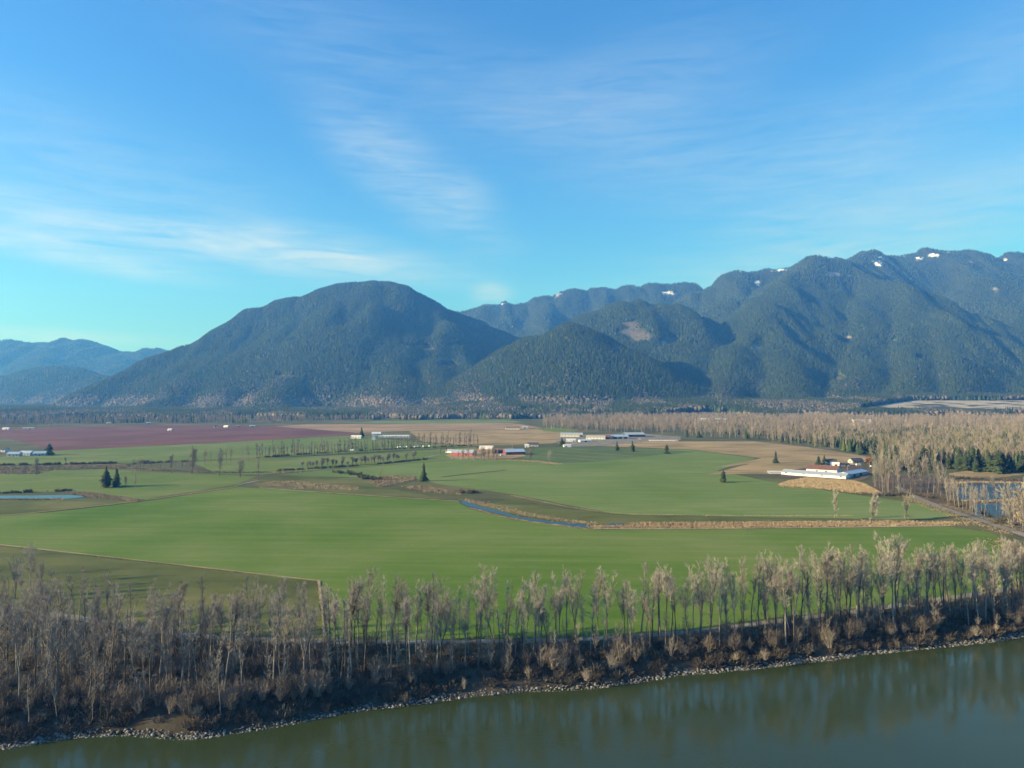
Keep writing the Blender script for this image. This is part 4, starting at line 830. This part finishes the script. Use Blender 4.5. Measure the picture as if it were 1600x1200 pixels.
# ------------------------------------------------------------------ buildings
def paint(name, c, rough=.6, var=.12, corr=False):
    m, nt, bs = new_mat(name); t = nt.nodes.new('ShaderNodeTexCoord'); n = noise(nt, t.outputs['Object'], .5, 5, .7, .2)
    col = ramp(nt, n, [(.3, tuple(v * (1 - var) for v in c)), (.7, tuple(min(1, v * (1 + var)) for v in c))]); nt.links.new(col, bs.inputs['Base Color']); bs.inputs['Roughness'].default_value = rough
    if corr:
        w = nt.nodes.new('ShaderNodeTexWave'); w.inputs['Scale'].default_value = 1.6; nt.links.new(t.outputs['Object'], w.inputs[0]); bump(nt, bs, w.outputs[1], .4, .05)
    return m
B = dict(white=paint('white_boards', (.62, .61, .585), .7, .14), cream=paint('cream_boards', (.60, .54, .44)), red=paint('red_boards', (.42, .060, .045)), darkred=paint('dark_red_boards', (.14, .040, .045)), navy=paint('navy_cladding', (.035, .045, .10)),
         brown=paint('brown_boards', (.22, .13, .085)), grey=paint('grey_boards', (.30, .30, .30)), blue=paint('blue_boards', (.16, .25, .40)), zinc=paint('zinc_roof', (.29, .325, .37), .7, .25, True), bluezinc=paint('blue_grey_roof', (.27, .36, .48), .45, .15, True),
         rustroof=paint('red_brown_roof', (.15, .074, .056), .85, .4, True), darkroof=paint('dark_shingles', (.045, .048, .058), .8, .2), whiteroof=paint('white_roof', (.56, .57, .58), .5, .15, True), tanroof=paint('beige_roof', (.38, .33, .27), .6, .15, True), patchy=paint('patchy_roof', (.50, .48, .42), .7, .5),
         brownroof=paint('brown_roof', (.16, .11, .085), .7, .2), dark=paint('dark_opening', (.02, .02, .022)), glass=paint('window_glass', (.03, .04, .05), .1), film=paint('greenhouse_film', (.44, .47, .50), .3, .12), pole=paint('weathered_wood', (.30, .24, .18)), conc=paint('concrete', (.36, .35, .33)), bale=paint('white_wrap', (.80, .80, .80), .35, .04))
def box(bm, x0, x1, y0, y1, z0, z1):
    v = [bm.verts.new(p) for p in ((x0, y0, z0), (x1, y0, z0), (x1, y1, z0), (x0, y1, z0), (x0, y0, z1), (x1, y0, z1), (x1, y1, z1), (x0, y1, z1))]
    for f in ((3, 2, 1, 0), (4, 5, 6, 7), (0, 1, 5, 4), (1, 2, 6, 5), (2, 3, 7, 6), (3, 0, 4, 7)): bm.faces.new([v[i] for i in f])
def part(name, bm, mat, parent):
    me = bpy.data.meshes.new(name); bmesh.ops.recalc_face_normals(bm, faces=bm.faces); bm.to_mesh(me); bm.free(); me.materials.append(B[mat]); return obj(name, me, parent)
def boxpart(name, mat, parent, *a): bm = bmesh.new(); box(bm, *a); return part(name, bm, mat, parent)
def building(name, px, py, yaw, L, Wd, h, rise, wall, roof, label, cat='barn', doors=(), wins=(), chimney=False, hoop=False, gable=None):
    """ridge along local x, front long wall at local -y; doors and wins: (side, position -1..1, width, height[, sill])"""
    x, y = ground(px, py); o = tag(empty(name, (x, y, 0.0), math.radians(yaw)), label, cat)
    a, b = L / 2, Wd / 2; bm = bmesh.new()
    if hoop:
        k = 9; R0 = []
        for s in (-a, a):
            R0.append([bm.verts.new((s, -b * math.cos(math.pi * i / (k - 1)), .1 + (h + rise) * math.sin(math.pi * i / (k - 1)) ** .8)) for i in range(k)])
        for i in range(k - 1): bm.faces.new((R0[0][i], R0[0][i + 1], R0[1][i + 1], R0[1][i]))
        part('cover', bm, roof, o); bm = bmesh.new()
        for s in (-a + .15, a - .15):
            bm.faces.new([bm.verts.new((s, -b * .97 * math.cos(math.pi * i / (k - 1)), .1 + (h + rise) * .97 * math.sin(math.pi * i / (k - 1)) ** .8)) for i in range(k)])
        part('end_wall', bm, wall, o)
    else:
        for s0, s1 in ((-a, a),):
            P = [(-b, 0), (b, 0), (b, h), (0, h + rise - .12), (-b, h)]; A = [bm.verts.new((s0, u, w)) for u, w in P]; C = [bm.verts.new((s1, u, w)) for u, w in P]
            bm.faces.new(A[::-1]); bm.faces.new(C)
            for i in range(5): bm.faces.new((A[i], A[(i + 1) % 5], C[(i + 1) % 5], C[i]))
        part('wall', bm, wall, o); bm = bmesh.new(); ov = .45; sl = rise / b
        for s in (-1, 1):
            P = [(0, h + rise), (s * (b + ov), h - sl * ov), (s * (b + ov), h - sl * ov + .22), (0, h + rise + .22)]
            A = [bm.verts.new((-a - ov, u, w + .05)) for u, w in P]; C = [bm.verts.new((a + ov, u, w + .05)) for u, w in P]; bm.faces.new(A); bm.faces.new(C[::-1])
            for i in range(4): bm.faces.new((A[i], C[i], C[(i + 1) % 4], A[(i + 1) % 4]))
        rf = part('roof', bm, roof, o); boxpart('ridge_cap', roof, rf, -a - ov, a + ov, -.25, .25, h + rise + .16, h + rise + .36)
        if chimney: boxpart('chimney', 'brown', rf, a * .3, a * .3 + .8, .5, 1.3, h + rise * .5, h + rise + 1.0)
        if gable:
            for s in (-1, 1):
                bm = bmesh.new(); P = [(-b + .05, h - .05), (b - .05, h - .05), (0, h + rise - .25)]; vs = [bm.verts.new((s * (a + .04), u, w)) for u, w in P]; bm.faces.new(vs); part('gable_panel', bm, gable, o)
    for kind_, lst in (('door', doors), ('window', wins)):
        for side, u, w, hh, *sill in lst:
            z0 = sill[0] if sill else 0.05; nm = kind_; mt_ = 'dark' if kind_ == 'door' else 'glass'
            if side == 'f': q = (u * a - w / 2, u * a + w / 2, -b - .06, -b + .04)
            elif side == 'b': q = (u * a - w / 2, u * a + w / 2, b - .04, b + .06)
            elif side == 'l': q = (-a - .06, -a + .04, u * b - w / 2, u * b + w / 2)
            else: q = (a - .04, a + .06, u * b - w / 2, u * b + w / 2)
            d = boxpart(nm, mt_, o, *q, z0, z0 + hh)
            if kind_ == 'window': e = .12; boxpart('sill', 'white', d, q[0] - e, q[1] + e, q[2] - e, q[3] + e, z0 - .15, z0)
    return o
row = lambda side, n, w, h, s=1.2: [(side, -0.85 + 1.7 * i / max(1, n - 1), w, h, s) for i in range(n)]
# white barn group on the right
building('long_barn', 1274, 744.0, -40, 62, 17, 2.7, 2.0, 'white', 'zinc', 'long low white barn with pale grey roof above the reed patch', 'barn', [('l', 0, 4, 3)], row('f', 4, 2.0, .8, 1.8))
building('wing_shed', 1332, 743.0, 42, 44, 13, 3.2, 1.9, 'grey', 'bluezinc', 'blue grey roofed wing shed at the right end of the long white barn', 'barn', [('f', .2, 5, 2.6), ('f', -.5, 5, 2.6)], [('r', 0, 2, 1, 1.5)])
building('main_barn', 1287, 737.5, -34, 30, 24, 3.6, 3.4, 'white', 'rustroof', 'tall white gabled barn with red brown roof behind the long barn', 'barn', [('l', -.5, 4, 3.4)], [('l', 0, 5, .9, 4.6), ('f', .3, 2, 1.0, 1.6), ('f', -.3, 2, 1.0, 1.6)])
building('house', 1299, 727.5, -20, 11, 9, 4.8, 2.8, 'blue', 'darkroof', 'small blue and white house behind the white barn', 'house', [('f', .2, 1.1, 2.1)], [('f', -.5, 1.6, 1.3, 1.2), ('f', .7, 1.4, 1.3, 1.2), ('f', -.5, 1.6, 1.2, 3.2), ('l', 0, 1.5, 1.3, 1.2)], True)
building('garage', 1306, 728.5, -20, 7, 6, 2.8, 1.6, 'white', 'whiteroof', 'small white garage beside the blue house', 'garage', [('f', 0, 2.6, 2.2)], [('r', 0, 1, .9, 1.2)])
building('house', 1337, 723.5, 12, 15, 9, 3.2, 2.6, 'grey', 'darkroof', 'low grey house with dark roof near the rust orange tree', 'house', [('f', -.1, 1.1, 2.1)], [('f', -.6, 2, 1.3, 1.1), ('f', .5, 2, 1.3, 1.1), ('l', 0, 1.5, 1.2, 1.2)], True)
building('shed', 1317, 728.5, 5, 13, 6, 2.4, 1.2, 'grey', 'darkroof', 'long dark shed between the blue house and the grey house', 'shed', [('f', .4, 2.4, 2)])
# red barns in the middle
building('red_barn', 724, 711, -12, 30, 15, 3.6, 3.4, 'red', 'zinc', 'red barn with white gable and grey roof, left of the bare yard trees', 'barn', [('l', .15, 5, 2.6), ('f', .4, 3, 2.4)], row('f', 4, 1.4, .9, 1.6), gable='white')
building('shed', 702, 707.5, -15, 9, 7, 3, 1.8, 'white', 'zinc', 'small white shed left of the red barn', 'shed', [('l', 0, 2.2, 2.2)])
building('old_house', 760, 708.5, -8, 19, 13, 6.5, 4.2, 'brown', 'patchy', 'old brown house with patchy pale roof between the red barns', 'house', [('f', 0, 1.4, 2.3)], [('f', -.6, 1.4, 1.4, 1.2), ('f', .6, 1.4, 1.4, 1.2), ('f', -.6, 1.4, 1.3, 4.2), ('f', 0, 1.4, 1.3, 4.2), ('f', .6, 1.4, 1.3, 4.2)], True)
building('red_shed', 781, 707.5, -8, 13, 11, 4.2, 2.2, 'red', 'rustroof', 'red shed joined to the left of the blue roofed barn', 'barn', [('f', 0, 3.2, 2.8)], [('f', .7, 1.2, 1, 1.5)])
building('machine_barn', 803, 710, 14, 27, 19, 4.2, 3.2, 'darkred', 'bluezinc', 'dark red barn with broad blue grey roof right of the old house', 'barn', [('f', -.6, 4, 3)], [('f', 0, 1.6, 1, 1.8), ('f', .5, 1.6, 1, 1.8)])
building('house', 833, 697.5, -5, 17, 9, 3.4, 2.6, 'grey', 'darkroof', 'dark roofed bungalow between the red barns and the dairy farm', 'house', [('f', .1, 1.2, 2.1)], [('f', -.5, 2, 1.2, 1.1), ('f', .6, 2, 1.2, 1.1)], True)
building('silo_shed', 823, 699, 0, 6, 6, 3.4, 1.6, 'white', 'whiteroof', 'small white hut at the left of the dark bungalow', 'shed', [('f', 0, 1.4, 2)])
# dairy farm
building('cattle_barn', 893, 682.5, -4, 44, 16, 5.0, 3.0, 'cream', 'zinc', 'long cream barn with grey roof at the left of the dairy farm', 'barn', [('f', .85, 6, 4)], row('f', 7, 2.2, 1, 2))
building('calf_barn', 931, 686, -10, 36, 18, 3.6, 2.8, 'white', 'tanroof', 'low white barn with beige roof in the middle of the dairy farm', 'barn', [('l', 0, 4, 3)], row('f', 6, 2, 1.2, 1.4))
building('red_roof_barn', 949, 686, 4, 13, 15, 4.2, 3, 'rustroof', 'rustroof', 'small red barn in the middle of the dairy farm', 'barn', [('f', 0, 4, 3)], [('f', .7, 1.4, 1, 1.6)])
building('feed_barn', 967, 685.5, 8, 34, 18, 4.4, 2.8, 'grey', 'bluezinc', 'blue grey open sided barn right of the small red barn', 'barn', [('f', -.6, 7, 3.6), ('f', 0, 7, 3.6), ('f', .6, 7, 3.6)])
building('freestall_barn', 990, 682.5, 10, 40, 24, 5.0, 3.6, 'navy', 'zinc', 'large barn with pale grey roof and navy front at the right of the dairy farm', 'barn', [('f', -.5, 5, 3.8), ('r', 0, 5, 3.8)], [('f', .3, 2, 1, 2.5), ('f', .7, 2, 1, 2.5)])
building('milk_house', 892, 690, -3, 16, 9, 3.4, 1.6, 'white', 'whiteroof', 'low white block beside the round dark evergreen', 'shed', [('f', .6, 2.2, 2.2)], row('f', 3, 1.4, .9, 1.3))
building('hay_shelter', 914, 690.5, 18, 22, 8, 2.8, 1.4, 'white', 'whiteroof', 'white roofed shelter in the front yard of the dairy farm', 'shed', [('f', 0, 4, 2.3)])
building('shed', 886, 698.5, 5, 12, 7, 2.8, 1.2, 'white', 'whiteroof', 'small white shed at the corner of the striped field', 'shed', [('f', -.3, 2.2, 2)])
building('feed_bunker', 1036, 689.2, -3, 50, 4, 1.6, .5, 'white', 'tanroof', 'very long low white feed bunker right of the dairy farm', 'shed', [('f', .9, 1.5, 1.2)])
building('brown_barn', 801, 671, 3, 34, 14, 4.2, 3, 'cream', 'brownroof', 'cream gabled barn with brown roof beyond the poplars', 'barn', [('l', 0, 4, 3.2)], row('f', 5, 2, 1.2, 1.6))
building('shed', 820, 670, 0, 15, 9, 4, 2, 'grey', 'zinc', 'grey shed right of the brown roofed barn', 'shed', [('f', 0, 3, 2.8)])
# greenhouse farm
building('farmhouse', 557, 685, -5, 20, 10, 3.4, 2.4, 'white', 'whiteroof', 'white farmhouse left of the long greenhouse', 'house', [('f', .1, 1.2, 2.1)], [('f', -.5, 2, 1.3, 1.1), ('f', .6, 2, 1.3, 1.1)], True)
building('hoop_barn', 584, 687, -80, 15, 9, 3, 3.2, 'white', 'film', 'round topped white hoop barn at the head of the greenhouse', 'barn', hoop=True)
building('shop_barn', 588, 680.5, 12, 18, 11, 4, 3, 'white', 'whiteroof', 'white gabled shop behind the hoop barn', 'barn', [('l', 0, 4, 3)], [('f', .3, 1.6, 1, 1.5)])
building('greenhouse', 616, 683.5, 3, 62, 10, 2.4, 2.2, 'film', 'film', 'very long pale greenhouse beyond the poplar row', 'greenhouse', [('l', 0, 2.4, 2.4)], row('f', 10, 3.6, 1.3, .8))
# blue roofed houses at the left
for px, py, yaw, L, wl_, rf_, lab in [(23, 713, 8, 15, 'grey', 'bluezinc', 'blue roofed house, leftmost of the cluster at the left edge'), (42, 711.5, -6, 17, 'blue', 'bluezinc', 'larger blue roofed house in the middle of the left cluster'), (63, 712, 15, 15, 'grey', 'bluezinc', 'blue roofed house next to the broad conifer'), (4, 706, 0, 13, 'white', 'darkroof', 'low white house at the far left edge')]:
    building('house', px, py, yaw, L, 9.5, 3.4, 2.6, wl_, rf_, lab, 'house', [('f', .1, 1.2, 2.1)], [('f', -.55, 1.9, 1.3, 1.1), ('f', .6, 1.9, 1.3, 1.1), ('l', 0, 1.5, 1.2, 1.2)], True)
for px, py, L, wl_, rf_, lab in [(266, 672.8, 15, 'white', 'whiteroof', 'lone white shed in the berry field'), (337, 667.5, 14, 'white', 'darkroof', 'white farmhouse at the far edge of the berry field'), (354, 667.5, 22, 'white', 'whiteroof', 'long white shed right of the far farmhouse'), (372, 667.3, 16, 'brown', 'brownroof', 'brown shed behind the berry field'),
                               (394, 667, 24, 'white', 'zinc', 'grey roofed barn at the right end of the far berry farm'), (170, 662, 18, 'white', 'zinc', 'far pale barn below the left mountains'), (10, 671, 26, 'white', 'whiteroof', 'white greenhouse at the far left beyond the berry field'), (45, 670.5, 40, 'white', 'tanroof', 'row of pale sheds at the far left'), (436, 657, 18, 'white', 'whiteroof', 'small white house under the dark forest'), (232, 662, 20, 'grey', 'bluezinc', 'bluish shed beside the far green clearing')]:
    building('farm_shed', px, py, RNG.uniform(-25, 25), L * .62, 8, 2.5, 1.9, wl_, rf_, lab, 'shed', [('f', .3, 3, 2.6)], [('f', -.4, 2, 1.1, 1.4)])
building('warehouse', 1111, 661, 0, 95, 30, 13, 2, 'white', 'whiteroof', 'long white warehouse half hidden in the tan woodland', 'warehouse', [('f', -.8, 5, 4), ('f', -.5, 5, 4)], row('f', 9, 4, 2, 7))
building('warehouse', 1346, 664.5, 0, 50, 22, 14, 2, 'white', 'whiteroof', 'white industrial hall in the wood below the gravel pit', 'warehouse', [('f', .6, 5, 4)], row('f', 5, 4, 2, 8))
building('warehouse', 1276, 663, 0, 12, 12, 12, 2, 'white', 'whiteroof', 'narrow white tower building in the wood', 'warehouse', [('f', 0, 3, 3)], [('f', 0, 3, 2, 9)])
o = tag(empty('silage_pad', (*ground(1221, 739.5), 0.0), math.radians(-12)), 'grey concrete silage pad left of the long white barn', 'pad'); boxpart('slab', 'conc', o, -13, 13, -9, 9, 0, .7); boxpart('kerb_wall', 'conc', o, -13, 13, 8.6, 9.2, .7, 1.7)
for px, py, t, lab in [(1358.5, 731, 11, 'pale utility pole beside the farm road end'), (1324, 735, 8, 'utility pole behind the wing shed'), (800.5, 705, 12, 'thin pole behind the blue roofed barn')]:
    x, y = ground(px, py); H = hpx(py, t); o = tag(empty('utility_pole', (x, y, 0)), lab, 'pole'); mb = MB(); mb.tube([np.array([0, 0, -.5]), np.array([0, 0, H])], [.2, .13], 8); me = mb.mesh('post', B['pole']); obj('post', me, o); boxpart('crossarm', 'pole', o, -1.2, 1.2, -.08, .08, H - .9, H - .7)
    for s in (-1, 0, 1): boxpart('insulator', 'white', o, s - .06, s + .06, -.06, .06, H - .7, H - .5)
for i, px in enumerate([548, 552, 622, 626, 631, 636, 648, 653, 662, 671]):
    py = 699.5 - (px - 622) * .03 if px > 600 else 704.5; x, y = ground(px, py); mb = MB(); r = 1.1; mb.tube([np.array([-1.6, 0, r]), np.array([-1.45, 0, r]), np.array([1.45, 0, r]), np.array([1.6, 0, r])], [.6, r, r, .6], 12)
    k = len(mb.V); mb.V += [np.array([-1.6, 0, r]), np.array([1.6, 0, r])]; mb.F += [(k, (j + 1) % 12, j) for j in range(12)] + [(k + 1, 36 + j, 36 + (j + 1) % 12) for j in range(12)]
    o = obj('wrapped_bale', mb.mesh('wrapped_bale', B['bale'])); o.location = (x, y, 0); o.rotation_euler = (0, 0, RNG.uniform(0, 3)); tag(o, 'white wrapped hay bale, %s from the left below the poplar row' % nth(i + 1), 'bale', 'wrapped bales below the poplars')
def vehicle(name, px, py, yaw, L, label, body='white', van=False):
    o = tag(empty(name, (*ground(px, py), 0), math.radians(yaw)), label, 'van' if van else 'car'); a = L / 2; bm = bmesh.new(); P = [(-a, .45), (a, .45), (a, .95), (a - .9, 1.1), (a - 1.5, 2.1 if van else 1.55), (-a + .15, 2.2 if van else 1.55), (-a, 1.1)]
    A = [bm.verts.new((u, -.95, w)) for u, w in P]; C = [bm.verts.new((u, .95, w)) for u, w in P]; bm.faces.new(A); bm.faces.new(C[::-1])
    for i in range(7): bm.faces.new((A[i], A[(i + 1) % 7], C[(i + 1) % 7], C[i]))
    part('body', bm, body, o); boxpart('side_window', 'glass', o, -a + .6, a - 1.7, -.97, .97, 1.15, 1.5)
    for sx in (-a + .9, a - .9):
        for s in (-1, 1): mb = MB(); mb.tube([np.array([sx, s * .8, .36]), np.array([sx, s * 1.0, .36])], [.36, .36], 12); obj('wheel', mb.mesh('wheel', B['dark']), o)
vehicle('van', 1341.5, 727.5, 8, 6.0, 'white van parked in front of the grey house', van=True)
vehicle('van', 785, 712.5, 15, 5.5, 'white van parked before the blue roofed barn', van=True)
vehicle('car', 1363, 729.5, 10, 4.6, 'white car at the end of the farm road')
vehicle('car', 1000, 686.5, 5, 4.8, 'white car in front of the navy barn')

# ------------------------------------------------------------------ air
me = bpy.data.meshes.new('haze'); bm = bmesh.new(); box(bm, -11500, 11500, -1500, 11800, -9.0, 1900); bmesh.ops.recalc_face_normals(bm, faces=bm.faces); bm.to_mesh(me); bm.free()
hz = obj('haze', me); m = bpy.data.materials.new('valley_haze'); m.use_nodes = True; nt = m.node_tree; nt.nodes.clear(); out = nt.nodes.new('ShaderNodeOutputMaterial'); pv = nt.nodes.new('ShaderNodeVolumePrincipled')
pv.inputs['Color'].default_value = (.075, .30, 1.0, 1); pv.inputs['Absorption Color'].default_value = (1, 1, 1, 1); pv.inputs['Density'].default_value = 1.1e-4; pv.inputs['Anisotropy'].default_value = 0.2
nt.links.new(pv.outputs[0], out.inputs['Volume']); me.materials.append(m); tag(hz, 'thin bluish valley haze', 'haze', kind='stuff')

# ------------------------------------------------------------------ look-alike riverside trees: count them off from the left
same = {}
for o in SC.objects:
    if o.parent is None and o.get('label') and o.name.startswith(('cottonwood_tree', 'young_tree')): same.setdefault(o['label'], []).append(o)
for lab, os_ in same.items():
    if len(os_) > 1:
        for i, o in enumerate(sorted(os_, key=lambda q: q.location.x / q.location.y)): o['label'] = '%s, %s from the left' % (lab, nth(i + 1))
